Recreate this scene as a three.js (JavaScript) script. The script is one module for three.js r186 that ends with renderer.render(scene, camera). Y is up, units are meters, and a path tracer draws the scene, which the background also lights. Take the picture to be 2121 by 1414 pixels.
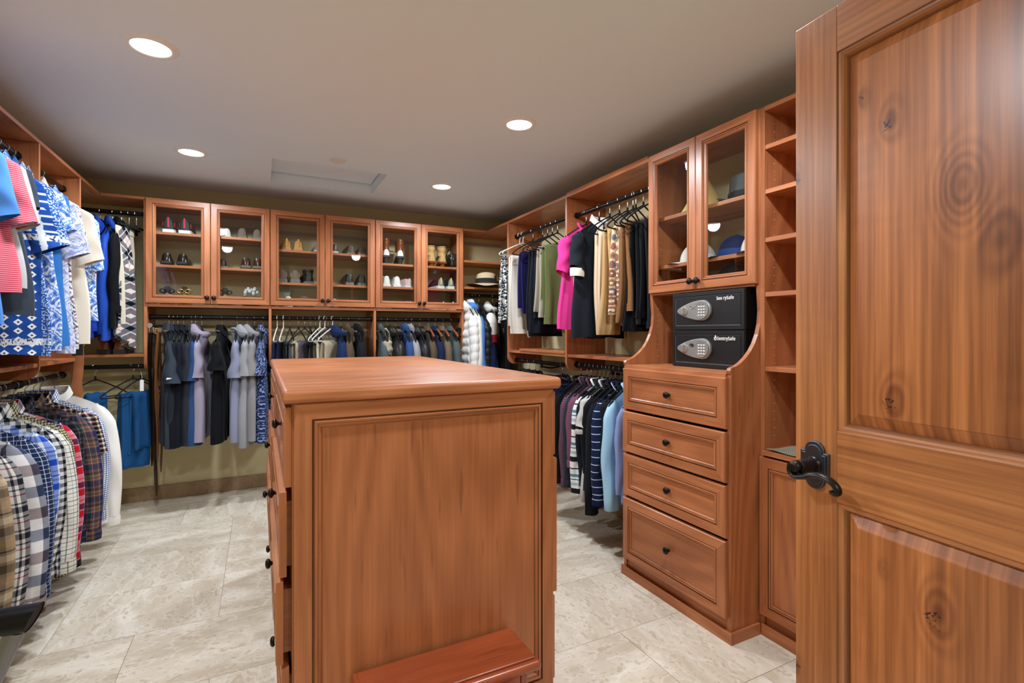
import * as THREE from 'three';
import { RoundedBoxGeometry } from 'three/addons/geometries/RoundedBoxGeometry.js';
import { mergeGeometries, mergeVertices, toCreasedNormals } from 'three/addons/utils/BufferGeometryUtils.js';
import { ImprovedNoise } from 'three/addons/math/ImprovedNoise.js';
import { FontLoader } from 'three/addons/loaders/FontLoader.js';
import { TextGeometry } from 'three/addons/geometries/TextGeometry.js';
import { RectAreaLightUniformsLib } from 'three/addons/lights/RectAreaLightUniformsLib.js';

// ---------------------------------------------------------------- camera, exposure, lights
const scene = new THREE.Scene();
scene.background = new THREE.Color(0x0b0a09);
const camera = new THREE.PerspectiveCamera(2 * Math.atan(707 / 1038) * 180 / Math.PI, 2121 / 1414, 0.05, 30);
camera.position.set(0, 1.27, 0);
camera.rotation.y = -Math.atan(522 / 1038);
camera.setViewOffset(2121, 1414, 0, 19.5, 2121, 1414);
const renderer = new THREE.WebGLRenderer({ antialias: true });
renderer.toneMapping = THREE.LinearToneMapping;
renderer.toneMappingExposure = 1.22;
renderer.shadowMap.enabled = true;
RectAreaLightUniformsLib.init();
const LAMP_COLOR = new THREE.Color(0.9, 0.975, 1.05), LAMP_POWER = 4.6, LAMP_GLOW = 4;
// recessed lamps of the ceiling: x, z
const LAMPS = [[-0.38, -2.38], [-0.38, -3.66], [1.24, -2.38], [1.24, -3.66], [-0.38, -1.08], [1.24, -1.08], [0.75, 0.82]];

// ---------------------------------------------------------------- small tools
const rng = (s) => () => { s = (s + 0x6d2b79f5) | 0; let t = Math.imul(s ^ (s >>> 15), 1 | s); t = (t + Math.imul(t ^ (t >>> 7), 61 | t)) ^ t; return ((t ^ (t >>> 14)) >>> 0) / 4294967296; };
const R = rng(7);
const PN = new ImprovedNoise();
const nz = (x, y, z = 0) => PN.noise(x + 31.7, y + 17.3, z + 5.1);
const fbm = (x, y, z = 0, o = 4) => { let a = 0, k = 0.5; for (let i = 0; i < o; i++) { a += k * nz(x, y, z + i * 7.7); x *= 2.03; y *= 2.03; k *= 0.5; } return a; };
const clamp = (x, a = 0, b = 1) => Math.min(b, Math.max(a, x));
const lerp = (a, b, t) => a + (b - a) * t;
const sm = (a, b, x) => { const t = clamp((x - a) / (b - a)); return t * t * (3 - 2 * t); };
const mix3 = (a, b, t) => [lerp(a[0], b[0], t), lerp(a[1], b[1], t), lerp(a[2], b[2], t)];
const hex = (h) => [(h >> 16) & 255, (h >> 8) & 255, h & 255];
const PI = Math.PI;

function tex(w, h, sx, sy, f, wrap = THREE.RepeatWrapping, srgb = true) {   // f(x, y) in metres -> sRGB 0..255
  const d = new Uint8Array(w * h * 4);
  for (let j = 0; j < h; j++) for (let i = 0; i < w; i++) {
    const c = f((i + 0.5) / w * sx, (j + 0.5) / h * sy), o = (j * w + i) * 4;
    d[o] = clamp(c[0], 0, 255); d[o + 1] = clamp(c[1], 0, 255); d[o + 2] = clamp(c[2], 0, 255); d[o + 3] = 255;
  }
  const t = new THREE.DataTexture(d, w, h, THREE.RGBAFormat);
  t.wrapS = t.wrapT = wrap; t.magFilter = THREE.LinearFilter; t.minFilter = THREE.LinearMipmapLinearFilter; t.generateMipmaps = true;
  if (srgb) t.colorSpace = THREE.SRGBColorSpace;
  t.repeat.set(1 / sx, 1 / sy); t.needsUpdate = true;
  return t;
}
const mat = (color, o = {}) => new THREE.MeshPhysicalMaterial({ color, roughness: 0.6, ...o });

const used = new Map();
function numbered(n) { const k = used.get(n) || 0; used.set(n, k + 1); return k ? n + '_' + String(k).padStart(3, '0') : n; }
function tag(o, label, category, group) { o.userData.label = label; o.userData.category = category; if (group) o.userData.group = group; return o; }
function thing(name, label, category, pos = [0, 0, 0], ry = 0, group) {
  const o = new THREE.Group(); o.name = numbered(name); o.position.set(...pos); o.rotation.y = ry; scene.add(o);
  return tag(o, label, category, group);
}
function mesh(name, geo, m, parent) {
  const o = new THREE.Mesh(Array.isArray(geo) ? merge(geo) : geo, m); o.castShadow = o.receiveShadow = true;
  o.name = parent === scene ? numbered(name) : name; parent.add(o); return o;
}
function solo(name, geo, m, label, category, group) { return tag(mesh(name, geo, m, scene), label, category, group); }
function struct(name, geo, m) { const o = mesh(name, geo, m, scene); o.userData.kind = 'structure'; return o; }
const clean = (g) => { const n = g.index ? g.toNonIndexed() : g; for (const k of Object.keys(n.attributes)) if (!['position', 'normal', 'uv', 'color'].includes(k)) n.deleteAttribute(k); return n; };
function merge(list) {
  const l = list.map(clean); const col = l.some((g) => g.attributes.color);
  for (const g of l) { if (!g.attributes.uv) g.setAttribute('uv', new THREE.BufferAttribute(new Float32Array(g.attributes.position.count * 2), 2)); if (col && !g.attributes.color) g.setAttribute('color', new THREE.BufferAttribute(new Float32Array(g.attributes.position.count * 3).fill(1), 3)); }
  return mergeGeometries(l);
}
const T = (g, x, y, z) => g.translate(x, y, z);

// texture coordinates in metres, the grain (v) along one axis
function planar(g, grain = 'y', off) {
  g = clean(g); const p = g.attributes.position, n = g.attributes.normal, uv = new Float32Array(p.count * 2);
  const [ou, ov] = off || [R() * 3, R() * 3], ax = { x: 0, y: 1, z: 2 }[grain];
  for (let i = 0; i < p.count; i++) {
    const N = [Math.abs(n.getX(i)), Math.abs(n.getY(i)), Math.abs(n.getZ(i))], P = [p.getX(i), p.getY(i), p.getZ(i)];
    const k = N[0] >= N[1] && N[0] >= N[2] ? 0 : N[1] >= N[2] ? 1 : 2;
    const rest = [0, 1, 2].filter((a) => a !== k); const va = rest.includes(ax) ? ax : rest[1], ua = rest.find((a) => a !== va);
    uv[2 * i] = P[ua] + ou + k * 0.37; uv[2 * i + 1] = P[va] + ov;
  }
  g.setAttribute('uv', new THREE.BufferAttribute(uv, 2)); return g;
}
function wb(x0, x1, y0, y1, z0, z1, grain = 'y', r = 0.0015) {
  const w = x1 - x0, h = y1 - y0, d = z1 - z0;
  const g = r > 0 ? new RoundedBoxGeometry(w, h, d, 1, Math.min(r, w / 2.1, h / 2.1, d / 2.1)) : new THREE.BoxGeometry(w, h, d);
  return planar(g.translate((x0 + x1) / 2, (y0 + y1) / 2, (z0 + z1) / 2), grain);
}
// extrude a 2D outline (a, b) along the third axis; plane 'xy' | 'zy'
function prism(pts, d0, d1, plane = 'xy', grain = 'y', bevel = 0.001) {
  const s = new THREE.Shape(pts.map((p) => new THREE.Vector2(p[0], p[1])));
  const g = new THREE.ExtrudeGeometry(s, { depth: d1 - d0 - 2 * bevel, bevelEnabled: bevel > 0, bevelSize: bevel, bevelThickness: bevel, bevelOffset: -bevel, bevelSegments: 1, curveSegments: 8 });
  g.translate(0, 0, d0 + bevel);
  if (plane === 'zy') g.applyMatrix4(new THREE.Matrix4().set(0, 0, 1, 0, 0, 1, 0, 0, 1, 0, 0, 0, 0, 0, 0, 1));
  g.computeVertexNormals();
  return planar(g, grain);
}
const arc = (cx, cy, r, a0, a1, n = 8) => Array.from({ length: n + 1 }, (_, i) => { const a = a0 + (a1 - a0) * i / n; return [cx + r * Math.cos(a), cy + r * Math.sin(a)]; });
// mitred frame swept round a rectangle, facing +z: profile of [inset, height, shade]; flat = height of a closed middle
function frameRing(w, h, prof, flat, grainV = 'y') {
  const P = [], U = [], C = [], ou = R() * 3, ov = R() * 3;
  const quad = (a, b, c, d, horizontal, s) => {
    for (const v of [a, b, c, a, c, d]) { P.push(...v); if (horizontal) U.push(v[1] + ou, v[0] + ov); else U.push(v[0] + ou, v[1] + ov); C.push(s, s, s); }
  };
  for (let k = 0; k + 1 < prof.length; k++) {
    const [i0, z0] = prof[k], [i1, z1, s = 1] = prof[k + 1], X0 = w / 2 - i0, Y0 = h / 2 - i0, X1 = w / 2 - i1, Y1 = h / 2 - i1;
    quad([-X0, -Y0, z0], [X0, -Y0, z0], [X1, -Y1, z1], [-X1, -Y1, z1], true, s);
    quad([X0, -Y0, z0], [X0, Y0, z0], [X1, Y1, z1], [X1, -Y1, z1], false, s);
    quad([X0, Y0, z0], [-X0, Y0, z0], [-X1, Y1, z1], [X1, Y1, z1], true, s);
    quad([-X0, Y0, z0], [-X0, -Y0, z0], [-X1, -Y1, z1], [-X1, Y1, z1], false, s);
  }
  if (flat) { const [i, z] = prof[prof.length - 1], X = w / 2 - i, Y = h / 2 - i; quad([-X, -Y, z], [X, -Y, z], [X, Y, z], [-X, Y, z], grainV !== 'y', 1); }
  const g = new THREE.BufferGeometry();
  g.setAttribute('position', new THREE.Float32BufferAttribute(P, 3)); g.setAttribute('uv', new THREE.Float32BufferAttribute(U, 2)); g.setAttribute('color', new THREE.Float32BufferAttribute(C, 3));
  g.computeVertexNormals(); return g;
}
function grid(nu, nv, f, closed = false) {   // f(u, v) -> [x, y, z, U, V]
  const P = [], U = [], I = [];
  for (let j = 0; j <= nv; j++) for (let i = 0; i <= nu; i++) { const q = f(i / nu, j / nv); P.push(q[0], q[1], q[2]); U.push(q[3] ?? i / nu, q[4] ?? j / nv); }
  for (let j = 0; j < nv; j++) for (let i = 0; i < nu; i++) { const a = j * (nu + 1) + i, b = a + 1, c = a + nu + 1, d = c + 1; I.push(a, c, b, b, c, d); }
  const g = new THREE.BufferGeometry();
  g.setAttribute('position', new THREE.Float32BufferAttribute(P, 3)); g.setAttribute('uv', new THREE.Float32BufferAttribute(U, 2)); g.setIndex(I); g.computeVertexNormals();
  if (closed) { const n = g.attributes.normal; for (let j = 0; j <= nv; j++) { const a = j * (nu + 1), b = a + nu, v = new THREE.Vector3().fromBufferAttribute(n, a).add(new THREE.Vector3().fromBufferAttribute(n, b)).normalize(); n.setXYZ(a, v.x, v.y, v.z); n.setXYZ(b, v.x, v.y, v.z); } }
  return g;
}
const V3 = (a) => new THREE.Vector3(...a);
function tube(pts, r, seg = 24, rad = 8, closed = false, tension = 0.5) { return new THREE.TubeGeometry(new THREE.CatmullRomCurve3(pts.map(V3), closed, 'catmullrom', tension), seg, r, rad, closed); }
function cyl(r0, r1, h, n = 20) { return new THREE.CylinderGeometry(r0, r1, h, n); }
const lathe = (pts, n = 24) => new THREE.LatheGeometry(pts.map((p) => new THREE.Vector2(p[0], p[1])), n);
const rbox = (w, h, d, r = 0.004, s = 2) => new RoundedBoxGeometry(w, h, d, s, Math.min(r, w / 2.05, h / 2.05, d / 2.05));

// ---------------------------------------------------------------- wood, stone, plaster
function cherryAt(x, y) {
  const w = nz(x * 2.3, y * 0.45) * 2.2 + nz(x * 7, y * 0.9, 3) * 0.55;
  const ring = Math.sin((x * 9 + w * 2.6) * 6.28), fine = nz(x * 260, y * 7, 2), fine2 = nz(x * 90, y * 2.2, 8);
  const tone = nz(x * 1.6, y * 0.5, 11), blot = nz(x * 9, y * 3.5, 21);
  let t = 0.52 + 0.15 * ring * (0.6 + 0.8 * tone) + 0.12 * fine + 0.17 * fine2 + 0.36 * tone + 0.16 * blot;
  const fleck = sm(0.42, 0.7, nz(x * 60, y * 5, 31)) * 0.35;
  const c = mix3([140, 80, 47], [203, 130, 84], clamp(t));
  return mix3(c, [104, 56, 34], fleck);
}
const cherryMap = tex(768, 1536, 0.9, 1.8, cherryAt, THREE.MirroredRepeatWrapping);
const cherryRough = tex(256, 512, 0.9, 1.8, (x, y) => { const v = 105 + 40 * nz(x * 40, y * 4, 4); return [v, v, v]; }, THREE.MirroredRepeatWrapping, false);
const wood = mat(0xffffff, { map: cherryMap, roughnessMap: cherryRough, roughness: 0.95, vertexColors: false, clearcoat: 0.25, clearcoatRoughness: 0.28, specularIntensity: 0.6 });
const woodC = wood.clone(); woodC.vertexColors = true;
const edgeWood = mat(0xb5683c, { roughness: 0.45, clearcoat: 0.2, clearcoatRoughness: 0.3 });

function alderAt(x, y, knots, seed, contrast) {
  let f = x * 13 + nz(x * 2.0, y * 0.5, seed) * 1.7 + nz(x * 7, y * 1.1, seed + 3) * 0.4, core = 0, halo = 0, rim = 0;
  for (const [kx, ky, s, a] of knots) {
    const dx = (x - kx) / s, dy = (y - ky) / (s * 1.8), d2 = dx * dx + dy * dy;
    f += a * Math.exp(-d2 * 0.6) * 2.0 + a * 0.35 * Math.exp(-(dx * dx * 0.25 + dy * dy * 0.04)); core = Math.max(core, Math.exp(-d2 * 1.6)); halo = Math.max(halo, Math.exp(-d2 * 0.55));
  }
  const ring = Math.sin(f * 6.28), fine = nz(x * 330, y * 7, 2), fine2 = nz(x * 110, y * 1.8, 8 + seed), mid = nz(x * 34, y * 0.9, seed + 21), tone = nz(x * 4, y * 0.6, seed + 11);
  const wave = nz(x * 9, y * 34, seed + 40) * sm(0.0, 0.4, nz(x * 3, y * 2.1, seed + 50));
  let t = 0.58 + contrast * (0.07 * ring * (0.4 + 1.3 * halo) + 0.22 * tone + 0.26 * mid) + 0.11 * fine + 0.24 * fine2 + 0.09 * wave - 0.17 * halo - 0.18 * core;
  return mix3([106, 56, 26], [236, 160, 98], clamp(t));
}
function alderMap(w, h, knots, seed, contrast, px = 900) {
  const t = tex(Math.round(w * px), Math.round(h * px), w, h, (x, y) => {
    let c = alderAt(x, y, knots, seed, contrast);
    for (const [kx, ky, s, , crack] of knots) if (crack) {   // checks in the heart of a knot
      const dx = x - kx, dy = y - ky, a = Math.atan2(dy, dx), r = Math.hypot(dx, dy * 0.7);
      const line = Math.abs(Math.sin(a * 0.5 + kx * 37 + nz(dx * 120, dy * 120, kx * 9) * 0.9) * (0.35 + Math.abs(Math.sin(a * 1.5 + ky * 23)))) * r;
      if (r < s * 0.9 && line < 0.0008) c = [38, 22, 12];
    }
    return c;
  }, THREE.MirroredRepeatWrapping);
  return t;
}
const alderStile = mat(0xffffff, { map: alderMap(0.5, 1.1, [[0.02, 0.62, 0.016, 0.9, 1], [0.33, 0.3, 0.02, 0.5]], 3, 0.55, 800), roughness: 0.36, clearcoat: 0.45, clearcoatRoughness: 0.32 });

function travAt(x, y) {
  const a = fbm(x * 3.2 + fbm(x * 2, y * 5, 3) * 1.6, y * 6.5, 1, 5), b = fbm(x * 11, y * 22, 9, 4), c = fbm(x * 45, y * 60, 19, 3), vein = Math.abs(fbm(x * 4 + 2, y * 9, 29, 4));
  let col = mix3([205, 190, 168], [238, 229, 213], clamp(0.5 + a * 1.5 + b * 0.5));
  col = mix3(col, [180, 161, 137], sm(0.12, 0.4, b + c * 0.9) * 0.45);
  col = mix3(col, [245, 239, 228], sm(0.05, 0.0, vein) * 0.45);
  const pit = sm(0.24, 0.38, fbm(x * 70, y * 120, 41, 2)) * 0.35;
  return mix3(col, [146, 128, 104], pit);
}
const travMap = tex(1024, 1024, 1.7, 1.7, travAt, THREE.MirroredRepeatWrapping);
const trav = mat(0xffffff, { map: travMap, roughness: 0.55, specularIntensity: 0.5 });
const travBase = mat(0xb59f85, { map: travMap, roughness: 0.6 });
const grout = mat(0xb0a290, { roughness: 0.95 });
const wallPaint = mat(0xd2c59c, { roughness: 0.9, specularIntensity: 0.2 });
const ceilPaint = mat(0xe8f4fd, { roughness: 0.95, specularIntensity: 0.15 });
const bronze = mat(0x2a2421, { metalness: 0.75, roughness: 0.34 });
const blackMetal = mat(0x17130f, { metalness: 0.55, roughness: 0.36 });
const pewter = mat(0x565c65, { metalness: 0.9, roughness: 0.35 });
const chrome = mat(0xd5d8db, { metalness: 1, roughness: 0.22 });
const glass = mat(0xf4f7f5, { transmission: 1, roughness: 0, thickness: 0, ior: 1.5 });

// ================================================================ THE ROOM
const XL = -1.30, XR = 2.22, ZB = -4.61, ZF = 0.14, CEIL = 2.384;
{
  // floor: 24 x 18 inch travertine laid in rows, each tile its own piece
  const floor = struct('floor', wb(XL - 0.1, XR + 0.1, -0.10, -0.0035, ZB - 0.1, 1.5, 'x', 0), grout);
  const rows = [[-4.61, -4.38, -0.165], [-4.38, -3.93, -0.47], [-3.93, -3.483, -0.165], [-3.483, -3.035, -0.165], [-3.035, -2.588, -0.165], [-2.588, -2.14, -0.47], [-2.14, -1.692, -0.165], [-1.692, -1.244, 0.14], [-1.244, -0.796, -0.165], [-0.796, -0.348, -0.47], [-0.348, 0.1, -0.165], [0.1, 0.548, 0.14], [0.548, 0.996, -0.47], [0.996, 1.45, -0.165]];
  for (const [z0, z1, xs] of rows) for (let k = -4; k < 7; k++) {
    const x0 = Math.max(XL, xs + 0.61 * k), x1 = Math.min(XR, xs + 0.61 * (k + 1));
    if (x1 - x0 < 0.02) continue;
    const dy = (R() - 0.5) * 0.0006;
    mesh('tile', wb(x0 + 0.0009, x1 - 0.0009, -0.012, dy, z0 + 0.0009, z1 - 0.0009, R() < 0.8 ? 'z' : 'x', 0), trav, floor);
  }
  const hatch = [0.071, 0.806, -4.124, -3.565];
  const s = new THREE.Shape([[XL - 0.1, -1.5], [XR + 0.1, -1.5], [XR + 0.1, -ZB + 0.1], [XL - 0.1, -ZB + 0.1]].map((p) => new THREE.Vector2(...p)));
  const hole = new THREE.Path([[hatch[0], -hatch[3]], [hatch[0], -hatch[2]], [hatch[1], -hatch[2]], [hatch[1], -hatch[3]]].map((p) => new THREE.Vector2(...p)));
  s.holes.push(hole);
  const cg = new THREE.ExtrudeGeometry(s, { depth: 0.12, bevelEnabled: false }); cg.rotateX(-PI / 2);   // shape y = -z
  struct('ceiling', T(cg, 0, CEIL, 0), ceilPaint);
  const panel = thing('attic_hatch', 'white attic access panel set back in a recess of the ceiling', 'hatch', [(hatch[0] + hatch[1]) / 2, CEIL + 0.075, (hatch[2] + hatch[3]) / 2]);
  mesh('panel', rbox(0.725, 0.02, 0.548, 0.002).translate(0, 0.012, 0.004), ceilPaint, panel);
  struct('wall_back', wb(XL - 0.1, XR + 0.1, 0, CEIL, ZB - 0.1, ZB, 'y', 0), wallPaint);
  struct('wall_left', wb(XL - 0.1, XL, 0, CEIL, ZB, 1.5, 'y', 0), wallPaint);
  struct('wall_right', wb(XR, XR + 0.1, 0, CEIL, ZB, 1.5, 'y', 0), wallPaint);
  struct('wall_hall', wb(XL - 0.1, XR + 0.1, 0, CEIL, 1.5, 1.6, 'y', 0), wallPaint);
  struct('wall_front', [wb(XL, 0.42, 0, CEIL, ZF, ZF + 0.12, 'y', 0), wb(1.30, XR, 0, CEIL, ZF, ZF + 0.12, 'y', 0), wb(0.42, 1.30, 2.06, CEIL, ZF, ZF + 0.12, 'y', 0)], wallPaint);
  struct('trim_1', [wb(0.34, 0.42, 0, 2.14, ZF - 0.018, ZF - 0.001), wb(1.29, 1.37, 0, 2.14, ZF - 0.018, ZF - 0.001), wb(0.42, 1.29, 2.06, 2.14, ZF - 0.018, ZF - 0.001, 'x')], alderStile);
  struct('baseboard_back', planar(new RoundedBoxGeometry(XR - XL, 0.105, 0.012, 1, 0.002).translate((XL + XR) / 2, 0.0535, ZB + 0.0065), 'x'), travBase);
  struct('baseboard_left', planar(new RoundedBoxGeometry(0.012, 0.105, 4.6, 1, 0.002).translate(XL + 0.0065, 0.0535, ZB / 2 - 0.0), 'z'), travBase);
  struct('baseboard_right', planar(new RoundedBoxGeometry(0.012, 0.105, 2.45, 1, 0.002).translate(XR - 0.0065, 0.0535, ZB + 1.24), 'z'), travBase);
}
LAMPS.forEach(([x, z], i) => {
  const l = thing('ceiling_light', ['round white recessed ceiling lamp over the left aisle, the largest in view', 'round white recessed ceiling lamp left of the attic hatch', 'round white recessed ceiling lamp in front of the tall glass cabinet', 'round white recessed ceiling lamp right of the attic hatch, nearest the back wall', 'round white recessed ceiling lamp above the doorway end of the left aisle', 'round white recessed ceiling lamp above the open wooden door', 'round white recessed ceiling lamp in the hall outside the doorway'][i], 'ceiling light', [x, CEIL, z]);
  mesh('trim', lathe([[0.066, -0.004], [0.07, -0.009], [0.085, -0.007], [0.094, -0.001], [0.094, 0]], 40), mat(0xf2f2f0, { roughness: 0.5 }), l);
  const glow = mat(0xffffff, { emissive: new THREE.Color(1, 0.98, 0.95), emissiveIntensity: LAMP_GLOW, roughness: 0.6 });
  mesh('lens', lathe([[0.0001, -0.012], [0.04, -0.0105], [0.0665, -0.005]], 40), glow, l);
  const a = new THREE.SpotLight(LAMP_COLOR, LAMP_POWER, 0, 1.5, 0.3, 2); a.position.set(x, CEIL - 0.022, z); a.target.position.set(x, 0, z); a.castShadow = true; a.shadow.radius = 3; a.shadow.mapSize.set(1024, 1024); scene.add(a, a.target);
});
{
  const d = thing('smoke_detector', 'flat round white ceiling cap just in front of the attic hatch', 'detector', [0.452, CEIL, -3.413]);
  mesh('cap', lathe([[0.0001, -0.008], [0.045, -0.008], [0.05, -0.005], [0.05, 0]], 32), mat(0xe6e5e1, { roughness: 0.6 }), d);
}

// ================================================================ CABINETRY
const TOP = 2.216, TH = 0.019;
const fw = (x0, x1, y0, y1, z0, z1, g) => wb(x0, x1, y0, y1, z0, z1, g);
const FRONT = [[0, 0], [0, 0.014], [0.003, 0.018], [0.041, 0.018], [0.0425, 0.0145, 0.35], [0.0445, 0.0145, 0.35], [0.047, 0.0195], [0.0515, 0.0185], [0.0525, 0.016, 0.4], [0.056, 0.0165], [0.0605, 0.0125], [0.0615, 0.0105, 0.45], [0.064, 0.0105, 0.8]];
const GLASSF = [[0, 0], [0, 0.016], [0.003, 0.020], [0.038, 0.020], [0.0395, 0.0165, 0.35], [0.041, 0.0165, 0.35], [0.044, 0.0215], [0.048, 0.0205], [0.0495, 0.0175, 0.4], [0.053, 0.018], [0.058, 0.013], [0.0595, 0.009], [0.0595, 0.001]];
const knobGeo = lathe([[0.0001, 0.029], [0.008, 0.0285], [0.0145, 0.025], [0.0165, 0.02], [0.014, 0.015], [0.0075, 0.012], [0.0055, 0.007], [0.007, 0.002], [0.009, 0]], 18).rotateX(PI / 2);
function place(m, base, p, ry) { m.position.set(p[0] - base.x, p[1] - base.y, p[2] - base.z); m.rotation.y = ry; return m; }
function drawer(parent, w, h, p, ry, knob = true, grain = 'x') {   // p: world centre of the front's back face
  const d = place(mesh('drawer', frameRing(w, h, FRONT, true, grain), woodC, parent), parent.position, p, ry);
  mesh('box_side', wb(-w / 2 + 0.02, w / 2 - 0.02, -h / 2 + 0.02, h / 2 - 0.03, -0.08, -0.0005, 'x', 0), wood, d);
  if (knob) mesh('knob', knobGeo, bronze, d).position.z = 0.0105;
  return d;
}
function glassDoor(parent, w, h, p, ry, kx, ky) {
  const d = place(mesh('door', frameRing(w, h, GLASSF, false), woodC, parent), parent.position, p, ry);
  mesh('glass', new THREE.PlaneGeometry(w - 0.118, h - 0.118).translate(0, 0, 0.006), glass, d);
  mesh('knob', knobGeo, bronze, d).position.set(kx, ky, 0.0195);
  return d;
}
const at = (g, t) => g.translate(-t.position.x, -t.position.y, -t.position.z);
const part = (name, g, t, m = wood) => mesh(name, at(Array.isArray(g) ? merge(g) : g, t), m, t);
// vertical panel with a rounded lower front corner; a = depth axis coordinate of back and front
function bracket(back, front, y0, y1) {
  const r = 0.06, s = Math.sign(front - back);
  const c = s > 0 ? arc(front - r, y0 + r, r, -PI / 2, 0, 8) : arc(front + r, y0 + r, r, -PI / 2, -PI, 8);
  return s > 0 ? [[back, y0], ...c, [front, y1], [back, y1]] : [[back, y0], [back, y1], [front, y1], ...c.reverse()];
}
const pins = (list) => merge(list.map(([x, y, z, ax]) => { const g = new THREE.CylinderGeometry(0.0026, 0.0026, 0.001, 8); if (ax === 'x') g.rotateZ(PI / 2); else g.rotateX(PI / 2); return g.translate(x, y, z); }));
const pinMat = mat(0xd9b48f, { roughness: 0.5 });
function rod(name, label, a, b, group) {
  const t = thing(name, label, 'closet rod', a); const d = V3(b).sub(V3(a)), L = d.length();
  const g = cyl(0.015, 0.015, L, 20); g.rotateZ(PI / 2).translate(L / 2, 0, 0); const ry = Math.atan2(-d.z, d.x);
  mesh('pole', g.rotateY(ry), blackMetal, t);
  for (const s of [0, 1]) { const c = lathe([[0.0001, 0.012], [0.019, 0.012], [0.021, 0.008], [0.021, 0], [0.0001, 0]], 20).rotateZ(s ? PI / 2 : -PI / 2); c.translate(s ? L : 0, 0, 0); mesh('end_cup', c.rotateY(ry), blackMetal, t); }
  return t;
}
// ---- back wall: three glass-fronted shoe cabinets
const PX = [-0.717, 0.07, 0.865, 1.655], ZBF = -4.29;
const CABS = [
  ['cherry glass-door wall cabinet with black and red sneakers on its top shelf', [1.985, 1.752]],
  ['cherry glass-door wall cabinet with tan shoes on its top shelf, the middle of three', [1.918, 1.66]],
  ['cherry glass-door wall cabinet with boots on its top shelf, beside the sun hat', [1.859, 1.661]]];
for (let k = 0; k < 3; k++) {
  const x0 = PX[k], x1 = PX[k + 1], t = thing('glass_cabinet', CABS[k][0], 'cabinet', [(x0 + x1) / 2, 1.0, ZB], 0, 'glass cabinets along the back wall');
  for (const x of k === 2 ? [x0, x1] : [x0]) part('side_panel', prism(bracket(ZB + 0.002, ZBF, 1.0, TOP - 0.02), x - TH / 2, x + TH / 2, 'zy'), t);
  const a = x0 + TH / 2 + 0.0006, b = x1 - TH / 2 - 0.0006;
  part('bottom_board', fw(a, b, 1.450, 1.469, ZB + 0.002, ZBF + 0.004, 'x'), t);
  for (const y of CABS[k][1]) part('shelf', fw(a, b, y - 0.019, y, ZB + 0.002, ZBF - 0.018, 'x'), t);
  part('top_board', fw(a, b, TOP - 0.0385, TOP - 0.0205, ZB + 0.002, ZBF - 0.002, 'x'), t);
  const w = (x1 - x0) / 2 - 0.004, h = 0.738, yc = 1.844, xc = (x0 + x1) / 2;
  for (const s of [-1, 1]) glassDoor(t, w, h, [xc + s * (w / 2 + 0.0015), yc, ZBF + 0.0008], 0, -s * (w / 2 - 0.02), -h / 2 + 0.045);
  part('back_rail', wb(a, b, 2.085, 2.115, ZB + 0.0005, ZB + 0.004, 'x', 0), t, mat(0xa6a39b, { roughness: 0.5 }));
}
// ---- top boards along the three walls
solo('top_shelf_board', fw(-0.967, 1.889, TOP - 0.019, TOP, ZB + 0.002, ZBF + 0.002, 'x'), wood, 'long cherry top board running over the back wall cabinets', 'shelf');
solo('top_shelf_board', fw(XL + 0.002, -0.968, TOP - 0.019, TOP, ZB + 0.002, -1.6, 'z'), wood, 'long cherry top board over the shirts along the left wall', 'shelf');
solo('top_shelf_board', fw(1.890, XR - 0.002, TOP - 0.019, TOP, ZB + 0.002, -2.099, 'z'), wood, 'long cherry top board over the hanging pants along the right wall', 'shelf');
solo('loose_board', fw(1.898, XR - 0.02, TOP + 0.0005, TOP + 0.019, -2.94, -2.12, 'z'), wood, 'loose cherry board lying on top of the right closet beside the tall glass cabinet', 'board');
// ---- left wall: hanging unit
{
  const t = thing('hanging_unit', 'cherry closet unit along the left wall with shirts on two rods', 'closet unit', [XL, 1.03, -3.0]);
  const XF = -0.968;
  for (const z of [-3.874, -3.245, -2.42, -1.61]) part('divider_panel', prism(bracket(XL + 0.002, XF, 1.035, TOP - 0.02), z - TH / 2, z + TH / 2, 'xy'), t);
  for (const [z0, z1] of [[-3.874, -3.245], [-3.245, -2.42], [-2.42, -1.61]]) part('shelf', fw(XL + 0.002, XF - 0.004, 1.098, 1.117, z0 + TH / 2 + 0.001, z1 - TH / 2 - 0.001, 'z'), t);
  const L = [];
  for (const z of [-3.874, -3.245]) for (let i = 0; i < 9; i++) L.push([-1.03, 1.17 + i * 0.032, z + 0.0098, 'z']);
  part('shelf_pin_holes', pins(L), t, pinMat).userData.kind = 'stuff';
}
rod('closet_rod', 'black closet rod holding the cream shirt on the upper left', [-1.05, 2.12, -3.864], [-1.05, 2.12, -3.255]);
rod('closet_rod', 'black closet rod holding the blue batik shirt and striped polo on the upper left', [-1.05, 2.12, -3.235], [-1.05, 2.12, -2.43]);
rod('closet_rod', 'black closet rod holding the long white shirt low on the left', [-1.05, 1.015, -3.864], [-1.05, 1.015, -3.255]);
rod('closet_rod', 'black closet rod holding the plaid shirts low on the left', [-1.05, 1.015, -3.235], [-1.05, 1.015, -2.43]);
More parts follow.
